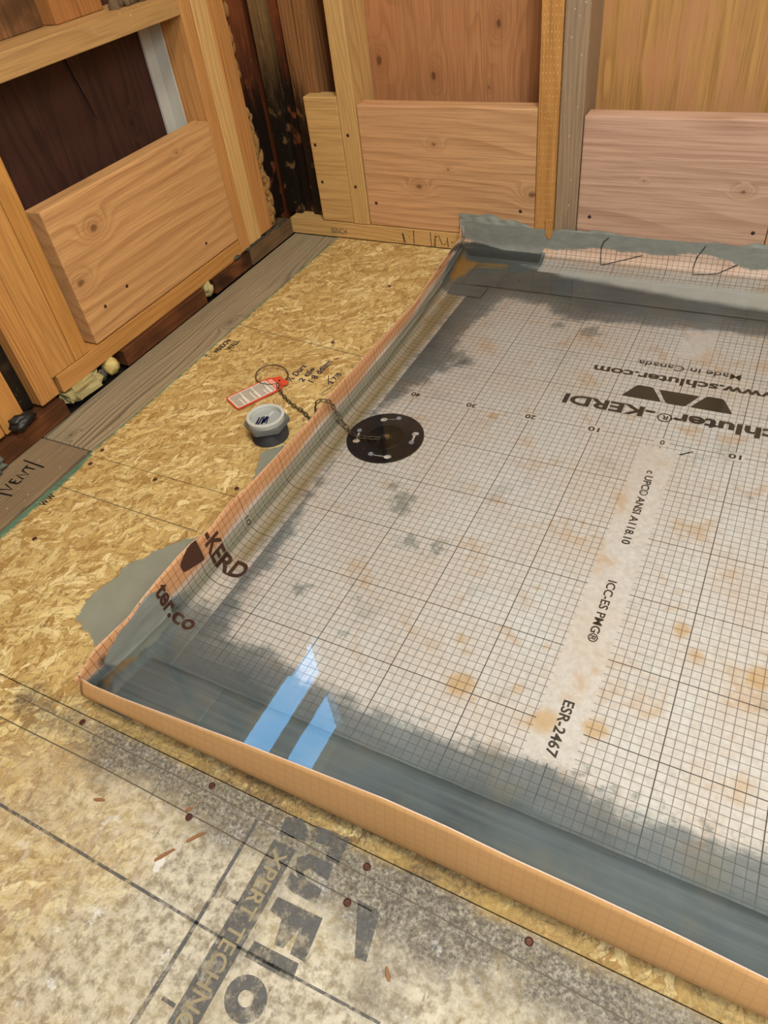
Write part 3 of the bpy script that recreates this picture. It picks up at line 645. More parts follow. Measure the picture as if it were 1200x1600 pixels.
def blob(name, c, r, mat, label, cat, seed=0, detail=3, rough=.3, group=None, flat=None, box=False, kind=None):
    bm = bmesh.new()
    if box: bmesh.ops.create_cube(bm, size=2); bmesh.ops.bevel(bm, geom=bm.edges[:], offset=.35, segments=2, affect='EDGES'); bmesh.ops.subdivide_edges(bm, edges=bm.edges[:], cuts=2, use_grid_fill=True)
    else: bmesh.ops.create_icosphere(bm, subdivisions=detail, radius=1)
    from mathutils import noise
    for v in bm.verts:
        n = noise.fractal(v.co * 1.7 + Vector((seed, seed * 2, 0)), 1, 2, 4)
        v.co = Vector((v.co.x * r[0], v.co.y * r[1], v.co.z * r[2])) * (1 + rough * n)
    zmin = min(v.co.z for v in bm.verts)
    for v in bm.verts: v.co.z -= zmin
    o = link(name, bm_mesh(bm, name, not box), mat, None, (c[0] / 100, c[1] / 100, c[2] / 100))
    return tag(o, label, cat, group, kind)
FOAM = plain('spray_foam', sr(206, 184, 112), .5, var=.2, scale=60)
FOAM2 = plain('old_foam', sr(186, 172, 118), .6, var=.3, scale=60)
FIBER = plain('old_insulation', sr(156, 112, 60), .9, var=.5, scale=120)
blob('foam_block', (-99.6, -18.6, .05), (.022, .040, .016), FOAM2, 'flat pale foam block squeezed under the end of the left plate', 'foam', 3, rough=.2, box=True)
blob('foam_blob', (-98.8, -11.3, .05), (.017, .016, .0165), FOAM, 'round cream spray foam blob under the left plate', 'foam', 5, rough=.25)
blob('foam_lump', (-99.6, 19.4, .05), (.020, .013, .0165), FOAM2, 'ragged foam lump between two dark sole strips', 'foam', 8, rough=.5)
BLK = plain('tar_paper', sr(34, 32, 28), .5, var=.4, scale=80)
blob('torn_paper_wad', (-99.0, -13.7, .05), (.007, .009, .011), plain('grey_wad', sr(84, 78, 66), .7), 'small grey crumpled wad between the two foam pieces', 'debris', 11, rough=.6)
blob('tar_wad', (-97.2, -33.4, 3.6), (.013, .022, .011), BLK, 'crumpled black building paper wad on the far left sole strip', 'debris', 14, rough=.7)
blob('membrane_scrap', (-98.5, -44.2, .0), (.026, .045, .014), plain('grey_scrap', sr(112, 118, 106), .6, var=.3), 'grey mortar lump at the left edge of the photo', 'debris', 17, rough=.12, box=True)
# strip of tar paper curling along the top of the corner sole strip
bm = bmesh.new(); pts = [(-.986 + .003 * math.sin(i * 1.3), .30 + i * .0115, .0375 + .0022 * math.sin(i * 2.1)) for i in range(20)]
tube_bm(bm, pts, [.0035 + .0015 * math.sin(i * 1.7) for i in range(20)], 7)
tag(link('tar_paper_strip', bm_mesh(bm, 'tar_paper_strip', True), plain('grey_tar', sr(74, 72, 60), .6, var=.5, scale=150)), 'grey crusted paper edge rolled along the top of the corner sole strip', 'paper')
# insulation shreds between the left studs and the corner posts
def shreds(name, pts, mat, label, cat, n, rad, seed):
    rnd = random.Random(seed); bm = bmesh.new()
    from mathutils import noise
    for k in range(n):
        t = k / max(n - 1, 1) * (len(pts) - 1); i = min(int(t), len(pts) - 2); f = t - i
        c = Vector(pts[i]).lerp(Vector(pts[i + 1]), f) + Vector([rnd.uniform(-1, 1) * rad * .5 for _ in range(3)])
        b2 = bmesh.new(); bmesh.ops.create_icosphere(b2, subdivisions=2, radius=rad * rnd.uniform(.6, 1.2))
        for v in b2.verts: v.co = v.co * (1 + 1.3 * noise.noise(v.co * 130 + Vector((k, seed, 0)))); v.co.z *= 2.0; v.co += c
        me = bpy.data.meshes.new('x'); b2.to_mesh(me); b2.free(); bm.from_mesh(me); bpy.data.meshes.remove(me)
    for k in range(n):
        c = Vector(pts[0]).lerp(Vector(pts[-1]), rnd.random()); q = [c + Vector([rnd.uniform(-1, 1) * rad * 1.3 for _ in range(3)]) for _ in range(4)]
        tube_bm(bm, q, .0004, 4)
    return tag(link(name, bm_mesh(bm, name, True), mat), label, cat, kind='stuff')
shreds('insulation_shreds', [(-.990, .474, .055), (-.992, .480, .12), (-.998, .483, .20), (-1.0, .483, .28)], plain('shreds', sr(166, 124, 66), .9, var=.6, scale=90), 'tan insulation shreds hanging beside the blackened corner', 'insulation', 34, .0062, 3)
shreds('insulation_shreds', [(-1.0, .478, .36), (-1.0, .477, .47)], FIBER, 'brown fuzzy insulation tufts above, beside the orange corner stud', 'insulation', 6, .007, 6)
shreds('insulation_shreds', [(-1.005, .20, .533), (-1.0, .24, .533), (-1.0, .275, .533)], plain('tufts', sr(120, 96, 66), .9, var=.6, scale=90), 'grey brown insulation tufts lying on the dusty rail', 'insulation', 8, .007, 9)

#PAN
# ================================================================== SHOWER MEMBRANE
MEM = membrane_mat('printed_fleece_membrane')
EDGE = plain('fleece_edge', sr(226, 204, 188), .8)
g = G('membrane_back'); uvb = g.uv(); U = g.xyz(uvb); p_ = g.obj()
def ln2(c, per, w):
    f = g.M('ABSOLUTE', g.M('SUBTRACT', g.M('FRACT', g.M('ADD', g.M('MULTIPLY', c, 100 / per), .5)), .5)); return g.step(g.M('MULTIPLY', f, per), w, w * .4)
lines_ = g.M('MAXIMUM', ln2(U[0], 1, .10), ln2(U[1], 1, .10))
c_ = g.mix(g.noise(p_, 12, 4), sr(188, 142, 90), sr(208, 164, 112))
c_ = g.mix(g.M('MULTIPLY', lines_, .12), c_, sr(120, 78, 44))
wv = g.n('ShaderNodeTexChecker', 1, Vector=g.mp(uvb, (0, 0, 0), (0, 0, .785), (700, 700, 1)), Scale=1.0)
MEMB = g.bsdf(g.mix(g.M('MULTIPLY', wv, .07), c_, sr(120, 78, 44)), .65, 0, g.bump(wv, .2, .0004), spec=.2)
mem = empty('shower_membrane', (-.40, -.60, .0015)); tag(mem, 'grid printed waterproof membrane lining the flooded shower pan and its raised edges', 'membrane')
ML = Vector(mem.location)
def mpart(name, V, F, UV, P, mats, extra, solid=None):
    """P = flat plan coordinates in cm used for the smear masks"""
    me = bpy.data.meshes.new(name); me.from_pydata([tuple(Vector(v) - ML) for v in V], [], F)
    n = len(V); z = np.zeros(n)
    d = dict(nogrid=z - 9, ink=z + 1, orange=z, film=z, wet=z, gray=z - 9, rust=z - 9, blot=z - 9, dark=z - 9, pale=z - 9, amber=z - 9, coat=z - 9)
    d['gray'] = np.maximum(-sdf(P, CLEAR), -9) ; d['gray'] = np.maximum(d['gray'], seg_d(P, [(-39, 8, -36, 12, 1.5)]))
    d.update(extra); setattrs(me, d); set_uv(me, UV)
    me.polygons.foreach_set('use_smooth', [True] * len(me.polygons))
    o = link(name, me, mats, mem)
    if solid:
        md = o.modifiers.new('thickness', 'SOLIDIFY'); md.thickness = solid; md.offset = -1; md.material_offset = 1; md.material_offset_rim = 2
    return o
CLEAR = [(-36.6, 34.4), (-39.3, 21.2), (-38.5, 14), (-36.8, 11.5), (-40.7, 1.3), (-43.5, -5.4), (-45.5, -14), (-43.6, -27.0), (-41.7, -40.1), (-42.6, -46.8), (-40.2, -53.6), (-35.1, -53.3), (-28.3, -55.0), (-21.6, -55.3), (-16.5, -55.7),
         (-10.5, -55.4), (-3.6, -54.6), (0.2, -54.1), (3.1, -55.1), (9.5, -55.8), (20.5, -55.0), (93, -55), (93, 33), (10.6, 33.1), (5.6, 32.8), (-4.8, 32.0), (-12.4, 31.1), (-23.8, 30.2), (-28.7, 33.9)]
def boxsdf(P, bx):
    r = np.full(len(P), -9.)
    for x0, x1, y0, y1 in bx:
        r = np.maximum(r, np.minimum(np.minimum(P[:, 0] - x0, x1 - P[:, 0]), np.minimum(P[:, 1] - y0, y1 - P[:, 1])))
    return r
# floor sheet
res = .005
X = np.arange(-.466, .9001, res); Y = np.arange(-.66, .5001, res); nx, ny = len(X), len(Y); XX, YY = np.meshgrid(X, Y); XX = XX.ravel(); YY = YY.ravel()
V = np.stack([XX, YY, np.full_like(XX, .0015)], 1); P = V[:, :2] * 100
F = grid_faces(nx, ny, lambda i, j: math.hypot(X[i] + res / 2 - DRAIN[0], Y[j] + res / 2 - DRAIN[1]) > .036)
ng = boxsdf(P, [(-2.65, 2.4, -54.5, -1.5), (-2.3, 2.8, 23.1, 60), (-1.1, 1.1, -.95, .95)] + [(s * 10 * k - 1.3, s * 10 * k + 1.3, -.95, .95) for k in (1, 2, 3, 4) for s in (1, -1)])
rust = circ(P, [(-11.4, -49.2, 2.0), (-9.6, -50.5, .8), (-13.9, -43.7, 1.0), (-12.8, -45, .7), (-1.7, -50.0, 1.8), (3.4, -49.0, 1.7), (-3.0, -51, .8), (-25.8, -1.6, 1.3), (9, -33, 1.3), (11, -36, 1.2), (17.8, -36.2, 2), (-18, -20, .9), (-6, -20, .8), (-8, -33, .8), (1.5, -42, .7), (7.6, -27.6, .7), (-4.5, -41, .6), (-5.5, -47.5, .8)])
blot = np.maximum(circ(P, [(-26.5, -31.7, 1.7), (-22.4, -31.0, 1.4), (-24.2, -33.2, 1.0), (-30.8, -24.6, 2.4), (-33, -22, 1.2), (-28, -48, .8), (-38, 13, 2.4), (-35.5, 11.5, 1.6), (5.5, -38.8, .9), (13, -8, .8), (-30, -27.6, 1.0), (-18, 27.5, 2.2), (-24, 28, 1.5), (4, -54, .9), (-36, -44, 1.5)]),
                   seg_d(P, [(-33, -38, -27, -44, -.1), (-34, -36, -26, -42, -.6), (-20, -54.6, -8, -55, .2), (2, -54.6, 22, -54.8, .4)]))
pale = sdf(P, [(-38.5, 50), (93, 46), (93, 41.6), (9.6, 41.7), (-1.2, 42.4), (-28.6, 45.9)])  # highlight and water haze along the back, painted as a pale band
# depth of film towards the left: yellow residue beside the cove is on the side band
mpart('floor_sheet', V.tolist(), F, V[:, :2], P, [MEM], dict(nogrid=ng, rust=rust, blot=blot, pale=pale))

# side band: floor lap, cove and upstand on the left
LT = [(-68.3, -50.5, 4.9), (-67.5, -50.4, 4.8), (-64.6, -49.9, 6.3), (-59.5, -49.2, 6.4), (-56.9, -48.9, 7.1), (-54.0, -48.7, 7.5), (-50.3, -48.5, 7.8), (-47.7, -48.5, 7.6), (-44.1, -48.5, 6.7), (-41.0, -48.5, 7.1), (-39.2, -48.5, 7.3), (-35.9, -48.5, 6.7), (-30.4, -48.5, 6.5), (-19.5, -48.5, 6.1), (-11.8, -48.5, 6.5), (-3.2, -48.5, 6.4), (6.2, -48.5, 6.2), (20.7, -49.2, 5.1), (35.6, -50.5, 5.4), (49.9, -52.2, 4.4), (51.9, -52.6, 6.6)]
LT = np.array(LT)
def smooth_tab(yq, col): return np.interp(yq, LT[:, 0], LT[:, col])
def side_profile(y, s0=-44.6, R=2.2, zb=.30):
    xf = float(smooth_tab(y, 1)); zt = float(smooth_tab(y, 2)); pts = []; s = s0
    xa = xf + R
    for k in range(6): t = k / 5; pts.append((s0 + (xa - s0) * t, zb))
    for k in range(1, 9): a = k / 8 * PI / 2; pts.append((xa - R * math.sin(a), zb + R * (1 - math.cos(a))))
    for k in range(1, 7):
        t = k / 6; pts.append((xf - .25 * t * t, zb + R + (zt - zb - R) * t))
    S_ = [s0]
    for i in range(1, len(pts)): S_.append(S_[-1] - math.hypot(pts[i][0] - pts[i - 1][0], pts[i][1] - pts[i - 1][1]))
    return pts, S_
ys = np.arange(-68.2, 51.95, .5); V = []; UV = []; P = []
for y in ys:
    pr, S_ = side_profile(y)
    for (x, z), s in zip(pr, S_): V.append((x / 100, y / 100, z / 100)); UV.append((s / 100 + .004, (y + 37.6) / 100)); P.append((s, y))
nu = len(pr); P = np.array(P); Z = np.array(V)[:, 2] * 100; Yc = P[:, 1]; Sc = P[:, 0]
water = 2.0
dry = np.clip((Z - 3.3 - .4 * np.sin(Yc * .3)) / .8, 0, 1)
wet = np.clip((3.7 - Z) / .8, 0, 1) * np.clip((Z - .55) / .9, 0, 1)
film = np.clip((1.1 - Z) / .8, 0, 1) * np.clip((Sc + 49.5) / 1.5, 0, 1) * np.clip((-44.8 - Sc) / 1.2, 0, 1) * np.clip((Yc + 47) / 5, 0, 1) * .8
graym = np.minimum(-(Yc + 51) * .8 - np.clip(-(Sc + 50.2), 0, 9) * np.where(Yc < -61, 5.5, 3.0), 7); graym = np.maximum(graym, np.minimum((Yc - 33.5) * .9, 6) - np.clip(-(Sc + 50.5), 0, 9) * 2)
graym = np.maximum(graym, Sc + 45.2)
coat = np.maximum(sdf(P, [(-48.5, -54.5), (-60, -52.2), (-60, -56.5), (-54.5, -60.0), (-52.5, -65.0), (-50.6, -64), (-48.6, -59)]), -9) - np.clip((Z - 5.6), 0, 3) * 2.2
dark = np.maximum(circ(P, [(-52.6, -64.6, .9), (-50, -66.5, 1.4), (-51.8, -62.0, .7)]), seg_d(P, [(-50.5, -60.5, -49.5, -54.0, .7), (-56.5, 37, -53.5, 51, .8), (-55, 30, -54, 36, .2)]))
ngs = boxsdf(P, [(-50.6, -48.4, -38.4, -36.7)])
o = mpart('side_band', V, [f[::-1] for f in grid_faces(nu, len(ys))], UV, P, [MEM, MEMB, EDGE], dict(orange=dry, wet=wet, film=film, gray=graym, coat=coat, dark=dark, nogrid=ngs, amber=np.maximum(seg_d(P, [(-50.2, -66, -49.6, -58, .5)]), sdf(P, [(-52.5, 51), (-48, 47), (-44, 47.5), (-44, 46), (-47, 45.5), (-49.5, 38), (-51, 39)]))), None)
md = o.modifiers.new('thickness', 'SOLIDIFY'); md.thickness = .0007; md.offset = -1; md.material_offset = 1; md.material_offset_rim = 2
def side_point(s, y, lift=.04):
    pr, S_ = side_profile(y); S_ = np.array(S_)[::-1]; q = np.array(pr)[::-1]
    x = float(np.interp(s, S_, q[:, 0])); z = float(np.interp(s, S_, q[:, 1])); xe = float(np.interp(s - .05, S_, q[:, 0])); ze = float(np.interp(s - .05, S_, q[:, 1]))
    t = Vector((xe - x, ze - z)).normalized() if (xe, ze) != (x, z) else Vector((0, 1)); n = Vector((-t.y, t.x))
    if n.x < 0 and n.y < .01: n = -n
    if n.y < -.01: n = -n
    return Vector((x + n.x * lift, y, z + n.y * lift)) / 100

# front band: raised edge nearest the viewer
FT = np.array([(-50.4, -67.6, 4.6), (-48.7, -67.7, 4.3), (-43.7, -67.7, 4.6), (-34.0, -67.6, 5.9), (-27.5, -67.5, 6.7), (-20.7, -67.4, 7.3), (-11.1, -67.4, 8.4), (-5, -67.4, 8.4), (.7, -67.4, 7.9), (6.1, -67.4, 7.8), (13.5, -67.4, 7.5), (20.4, -67.4, 6.7), (30, -67.4, 6.9), (60, -67.4, 7), (90, -67.4, 7)])
xs_ = np.concatenate([np.arange(-50.3, 25, .6), np.arange(25, 90.4, 4)]); V = []; UV = []; P = []
for x in xs_:
    yt = float(np.interp(x, FT[:, 0], FT[:, 1])); zt = float(np.interp(x, FT[:, 0], FT[:, 2])); yb = -68.55; R = 2.3; zb = .36; s0 = -60.4 - .02 * math.sin(x); s = s0
    pts = [(s0 + (yb + R - s0) * k / 6, zb) for k in range(7)] + [(yb + R - R * math.sin(k / 8 * PI / 2), zb + R * (1 - math.cos(k / 8 * PI / 2))) for k in range(1, 9)]
    pts += [(yb + (yt - yb) * (k / 7) ** 1.3, zb + R + (zt - zb - R) * k / 7) for k in range(1, 8)]
    pp2 = None
    for (yy, zz) in pts:
        if pp2: s -= math.hypot(yy - pp2[0], zz - pp2[1])
        pp2 = (yy, zz); V.append((x / 100, yy / 100, zz / 100)); UV.append((x / 100, s / 100)); P.append((x, s))
nu = len(pts); P = np.array(P); Z = np.array(V)[:, 2] * 100
o = mpart('front_band', V, grid_faces(nu, len(xs_)), UV, P, [MEM, MEMB, EDGE], dict(gray=np.full(len(V), 9.), orange=np.clip((Z - 4.8) / 1, 0, 1), pale=(Z - 4.5), ink=np.full(len(V), .4)), None)
md = o.modifiers.new('thickness', 'SOLIDIFY'); md.thickness = .0012; md.offset = -1; md.material_offset = 1; md.material_offset_rim = 2

# wall band along the back
xs_ = np.arange(-52.6, 90.3, .6); V = []; UV = []; P = []
for x in xs_:
    s = 38.5; R = 2.8; yb = 52.75; zb = .34
    pts = [(38.5 + (yb - R - 38.5) * k / 14, zb) for k in range(15)] + [(yb - R + R * math.sin(k / 8 * PI / 2), zb + R * (1 - math.cos(k / 8 * PI / 2))) for k in range(1, 9)] + [(yb + .02 * k, zb + R + 3.4 * k / 6) for k in range(1, 7)]
    pp2 = None
    for (yy, zz) in pts:
        if pp2: s += math.hypot(yy - pp2[0], zz - pp2[1])
        pp2 = (yy, zz); V.append((x / 100, yy / 100, zz / 100)); UV.append((x / 100, s / 100)); P.append((x, s))
nu = len(pts); P = np.array(P); Vn = np.array(V) * 100; Z = Vn[:, 2]; Xc = Vn[:, 0]; PY = np.stack([Vn[:, 0], Vn[:, 1]], 1); PZ = np.stack([Xc, Z], 1)
wallcoat = sdf(PZ, [(-60, 12), (95, 12), (95, 3.2), (30, 3.4), (8, 2.9), (5, 2.4), (1, 3.6), (-3, 4.6), (-8, 4.1), (-12, 3.2), (-16, 3.6), (-24, 3.5), (-30, 2.6), (-34.5, 2.4), (-35.2, 1.2), (-43, 1.5), (-47, 1.9), (-50, 2.6), (-60, 3)])
wallcoat = np.maximum(wallcoat, seg_d(PZ, [(-15, 3.0, -9, 2.1, -.1), (-6, 2.4, -1, 1.9, -.2)])); wallcoat = np.where(Z < 1.2, -9, wallcoat)
gr = np.where(Z > 1.6, -9, 9.); gr = np.where((Z <= 1.6) & (Xc > -34), np.where(Vn[:, 1] > 47.0, -9, np.maximum(8, gr)), gr)
gr = np.where(Xc < -35.5, np.maximum(gr, 6 - np.clip(Z - 1.4, 0, 9) * 5), gr)
pl = sdf(PY, [(-38.5, 49.2), (93, 48.6), (93, 41.6), (9.6, 41.7), (-1.2, 42.4), (-28.6, 45.9)])  # cove highlight painted on into the wall band's colour
pl = np.where((Z > 1.8), -9, pl)
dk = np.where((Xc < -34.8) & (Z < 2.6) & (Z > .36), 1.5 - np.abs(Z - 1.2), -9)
am = sdf(PY, [(-53, 51.5), (-48, 48), (-40.5, 48.5), (-41, 46.8), (-47, 46.5), (-50, 38), (-53, 38)])
mpart('wall_band', V, grid_faces(nu, len(xs_)), UV, P, [MEM], dict(gray=gr, coat=wallcoat, pale=pl, dark=dk, amber=am, orange=np.clip((Z - .6) / 1.2, 0, .5), blot=seg_d(PZ, [(-16, 2.4, -10, 1.8, -.2), (-5, 2.1, 1, 1.9, -.1)])))
# corner patches, thin overlapping rectangles of membrane
def patch(x0, x1, y0, y1, z):
    z -= .07
    Xp = np.arange(x0, x1 + .01, .5); Yp = np.arange(y0, y1 + .01, .5); a, b = np.meshgrid(Xp, Yp); a = a.ravel(); b = b.ravel()
    Vp = np.stack([a / 100, b / 100, np.full_like(a, z / 100)], 1); Pp = np.stack([a, b], 1)
    return mpart('corner_patch', Vp.tolist(), grid_faces(len(Xp), len(Yp)), Vp[:, :2], Pp, [MEM, MEM, MEM],
          dict(gray=a * 0 + 9, amber=sdf(Pp, [(-53, 51), (-48, 47), (-40, 47.5), (-41, 46.4), (-47, 45.8), (-49.6, 38), (-52, 38)])), .0005)
patch(-47.5, -40.0, 38.5, 47.0, .48); patch(-50, -41.5, 33.6, 38.4, .46); patch(-49, -36.5, -65.5, -60.5, .44)

# ---- printed writing on the membrane
def mtext(s, o, r, u, w, h, bold=.02, mat=PRINT, **k):
    t = text('printed_text', s, cm(*o), r, u, w / 100, h / 100, mat, None, bold=bold, **k); t.parent = mem; t.matrix_parent_inverse = Matrix.Translation(-ML); return t
def mparent(o): o.parent = mem; o.matrix_parent_inverse = Matrix.Translation(-ML); return o
L_, D_ = (-1, 0, 0), (0, -1, 0); U_ = (1, 0, 0)
zt_ = .19
mtext('Schluter', (17.2, 7.8, zt_), L_, D_, 16.9, 2.75, .035)
mtext('-KERDI', (-2.4, 7.8, zt_), L_, D_, 14.2, 2.6, .035)
mtext('R', (-.35, 6.55, zt_), L_, D_, .85, 1.1, .03)
mparent(poly_print('printed_ring', ringpoly(-.8, 6.0, 1.1, .88), PRINT, None, z=.0015))
mtext('www.schluter.com', (14.4, 17.2, zt_), L_, D_, 28.8, 2.1, .03)
mtext('Made in Canada', (8.1, 20.7, zt_), L_, D_, 16.0, 1.6, .008)
def rpoly(pts, r=.45, n=4):
    out = []
    for i in range(len(pts)):
        a, b, c = Vector(pts[i - 1]), Vector(pts[i]), Vector(pts[(i + 1) % len(pts)])
        p0 = b + (a - b).normalized() * r; p1 = b + (c - b).normalized() * r
        for k in range(n + 1):
            t = k / n; q = p0 * (1 - t) ** 2 + b * 2 * t * (1 - t) + p1 * t * t; out.append((q.x, q.y))
    return out
T1 = [(-8.3, 9.8), (-6.5, 13.4), (-4.1, 13.4), (-2.1, 9.8)]; T2 = [(-3.1, 13.1), (3.1, 13.1), (1.4, 9.7), (-1.4, 9.7)]; T3 = [(2.1, 9.8), (4.1, 13.4), (6.5, 13.4), (8.3, 9.8)]
for T in (T1, T2, T3): mparent(poly_print('printed_logo', [rpoly(T)], PRINT, None, z=.0015))
for k in (-40, -30, -20, -10, 0, 10, 20):
    s = str(abs(k)); w = .85 if k == 0 else 1.7; mtext(s, (k + w / 2, .5, zt_), L_, D_, w * .8 if k == 0 else w, 1.1, .025)
mtext('c UPC® ANSI A118.10', (-.6, -6.8, zt_), D_, U_, 15.2, 1.15, .024)
mtext('ICC-ES PMG®', (-.5, -28.6, zt_), D_, U_, 9.8, 1.15, .018)
mtext('ESR-2467', (-.6, -46.8, zt_), D_, U_, 6.9, 1.25, .022)
mparent(strokes('pen_mark', [[cm(2.9, -2.1), cm(4.5, -.8)]], .0022, floor_frame(.0019), INK, None))
for pk in ([cm(-21.7, 6.2), cm(-22.6, 5.3), cm(-23.0, 4.2), cm(-23.0, 2.6), cm(-22.8, 1.6), cm(-22.6, .9), cm(-21.8, 1.0), cm(-20, 1.5), cm(-18, 2.1), cm(-16, 2.8), cm(-14.9, 3.2)], [cm(-3.7, 6.2), cm(-4.8, 4.0), cm(-5.2, 1.9), cm(-5.0, .9), cm(-2.4, 1.1), cm(-.6, 1.4), cm(2.5, 3.2)]): mparent(strokes('pen_mark', [pk], .0016, lambda a, b: ((a, .5275 - .028 + math.sqrt(max(0, .028 ** 2 - max(0, .0314 - b) ** 2)) - .0008, b), (0, -1, 0)), INK, None))
# writing that folds up the side band
cuts = [i * .004 for i in range(1, 45)]
sfn = lambda q: side_point(q.x * 100, q.y * 100)
S0 = -57.7
mtext('-KERD', (-54.1, -45.9, 0), (1, 0, 0), (0, 1, 0), 9.6, 2.8, .035, mat=PRINT_BROWN, fn=sfn, cuts=cuts)
mtext('ter.co', (-54.0, -55.4, 0), (1, 0, 0), (0, 1, 0), 8.4, 2.0, .03, mat=PRINT_BROWN, fn=sfn, cuts=cuts)
mtext('10', (-50.3, -38.0, 0), (1, 0, 0), (0, 1, 0), 1.5, .9, .01, fn=sfn, cuts=cuts)
def logo_on_band(T):
    bm = bmesh.new(); vs = [bm.verts.new((x / 100, y / 100, 0)) for x, y in rpoly(T)]; bm.faces.new(vs)
    for c in np.arange(-.58, -.44, .004): bmesh.ops.bisect_plane(bm, geom=bm.verts[:] + bm.edges[:] + bm.faces[:], plane_co=(c, 0, 0), plane_no=(1, 0, 0))
    for v in bm.verts: v.co = side_point(v.co.x * 100, v.co.y * 100)
    mparent(link('printed_logo', bm_mesh(bm, 'l'), PRINT_BROWN))
logo_on_band([(-55.6, -46.8), (-51.0, -46.8), (-52.4, -50.6), (-53.9, -50.6)])

# ---- standing water
wy = np.arange(-66.6, 52.4, 1.0); V = []; F = []
for y in wy:
    x0 = float(smooth_tab(y, 1)) + .25; V += [(x0 / 100, y / 100, water / 100), (.9, y / 100, water / 100)]
V[0:0] = []; n = len(wy)
F = [(2 * i, 2 * i + 1, 2 * i + 3, 2 * i + 2) for i in range(n - 1)]
V = [(-.4955, -.6835, water / 100), (.9, -.6835, water / 100)] + V; F = [(0, 1, 3, 2)] + [tuple(k + 2 for k in f) for f in F]
me = bpy.data.meshes.new('standing_water'); me.from_pydata(V, [], F)
g = G('water'); rip = g.noise(g.obj(), 60, 3, .6); nrm = g.bump(rip, .02, .0004)
tr = g.n('ShaderNodeBsdfTransparent', Color=(.97, .985, .98, 1)); gl = g.n('ShaderNodeBsdfGlossy', Roughness=.0, Normal=nrm)
mx = g.n('ShaderNodeMixShader', i0=g.n('ShaderNodeFresnel', IOR=1.5), i1=tr, i2=gl); g.t.links.new(mx, g.out.inputs[0])
wtr = link('standing_water', me, g.m); tag(wtr, 'still clear water standing in the shower pan', 'water', kind='stuff')

# ---- thinset coat smeared over the foot of the back wall's boards
def coatmesh():
    xs = np.arange(-54, 12.01, .25); zs = np.arange(3.4, 9.2, .25); a, b = np.meshgrid(xs, zs); a = a.ravel(); b = b.ravel()
    d = sdf(np.stack([a, b], 1), [(-53.4, 3), (-53.5, 8.5), (-50, 8.3), (-47, 8.7), (-44, 8.0), (-41, 7.9), (-38.5, 7.0), (-37.3, 6.0), (-36.3, 4.9), (-34.6, 4.6), (-32.9, 5.2), (-32.6, 6.8), (-28, 7.0), (-22, 7.1), (-16, 6.4), (-12, 6.7), (-9.5, 6.2), (-8.4, 4.5), (-7.6, 4.2), (-6.5, 5.2), (-5.8, 6.6), (-2, 7.0), (2, 6.6), (5, 7.4), (12, 7), (12, 3)])
    V = np.stack([a / 100, np.full_like(a, .5292), b / 100], 1); V[:, 1] += (.0008 * np.sin(a * 1.9) * np.cos(b * 2.3))
    me = bpy.data.meshes.new('thinset_coat'); me.from_pydata(V.tolist(), [], [f for f in grid_faces(len(xs), len(zs)) if max(d[i] for i in f) > -.9])
    setattrs(me, dict(cut=d)); return me
g = G('thinset'); p_ = g.obj(); nz = g.noise(p_, 40, 6, .7); st = g.noise(g.mp(p_, (0, 0, 0), (0, 0, 0), (14, 14, 90)), 1.0, 4, .6)
al = g.step(g.M('ADD', g.at('cut'), g.M('MULTIPLY_ADD', nz, 1.6, -.8)), -.05, .05)
TH = g.bsdf(g.mix(g.step(st, .3, .7), sr(124, 128, 118), sr(164, 166, 154)), .6, 0, g.bump(nz, .5, .0012), alpha=al)
c = link('thinset_coat', coatmesh(), TH); tag(c, 'grey thinset smeared along the foot of the back wall above the membrane', 'thinset', kind='stuff')

#SMALL
# ================================================================== DRAIN
dr = empty('floor_drain', (DRAIN[0], DRAIN[1], .002)); tag(dr, 'round black bonding flange drain with four keyhole slots, under the water', 'drain')
BLACK = plain('black_plastic', sr(24, 25, 28), .35, spec=.5)
ang = lambda p: math.atan2(p[1] - DRAIN[1] * 100, p[0] - DRAIN[0] * 100)
SL = [((-42.0, -8.2), (-39.7, -7.3)), ((-35.5, -10.0), (-35.1, -12.3)), ((-37.2, -16.5), (-39.9, -16.9)), ((-43.7, -14.6), (-44.4, -12.2))]
def slot_outline(a, b, n=10):
    a, b = Vector(a), Vector(b); t = (b - a).normalized(); nn = Vector((-t.y, t.x)); pts = []
    def arc(c, r, a0, a1): return [c + (t * math.cos(x) + nn * math.sin(x)) * r for x in np.linspace(a0, a1, n)]
    w = .2; r1, r2 = .62, .45
    b1 = math.asin(w / r1); b2 = math.asin(w / r2)
    return arc(a, r1, b1, 2 * PI - b1) + arc(b, r2, -PI + b2, PI - b2)
cu = bpy.data.curves.new('f', 'CURVE'); cu.dimensions = '2D'; cu.fill_mode = 'BOTH'; cu.extrude = .0009; cu.bevel_depth = .0
def spl(pts):
    s = cu.splines.new('POLY'); s.points.add(len(pts) - 1); s.use_cyclic_u = True
    for i, q in enumerate(pts): s.points[i].co = (q[0], q[1], 0, 1)
spl([(.062 * math.cos(a), .062 * math.sin(a)) for a in np.linspace(0, 2 * PI, 72, endpoint=False)])
spl([(.031 * math.cos(a), .031 * math.sin(a)) for a in np.linspace(0, 2 * PI, 48, endpoint=False)])
for a, b in SL: spl([((q.x / 100 - DRAIN[0]), (q.y / 100 - DRAIN[1])) for q in slot_outline(a, b)])
to = bpy.data.objects.new('t', cu); COL.objects.link(to); dg = bpy.context.evaluated_depsgraph_get(); dg.update()
fm = bpy.data.meshes.new_from_object(to.evaluated_get(dg)); bpy.data.objects.remove(to); bpy.data.curves.remove(cu); fm.materials.clear()
link('flange', fm, BLACK, dr, (0, 0, .0012))
bm = bmesh.new(); lathe_bm(bm, [(.0312, .0022), (.0300, .0026), (.0285, .001), (.0265, -.012), (.0225, -.016), (.0215, -.045)], 48)
bm.faces.ensure_lookup_table()
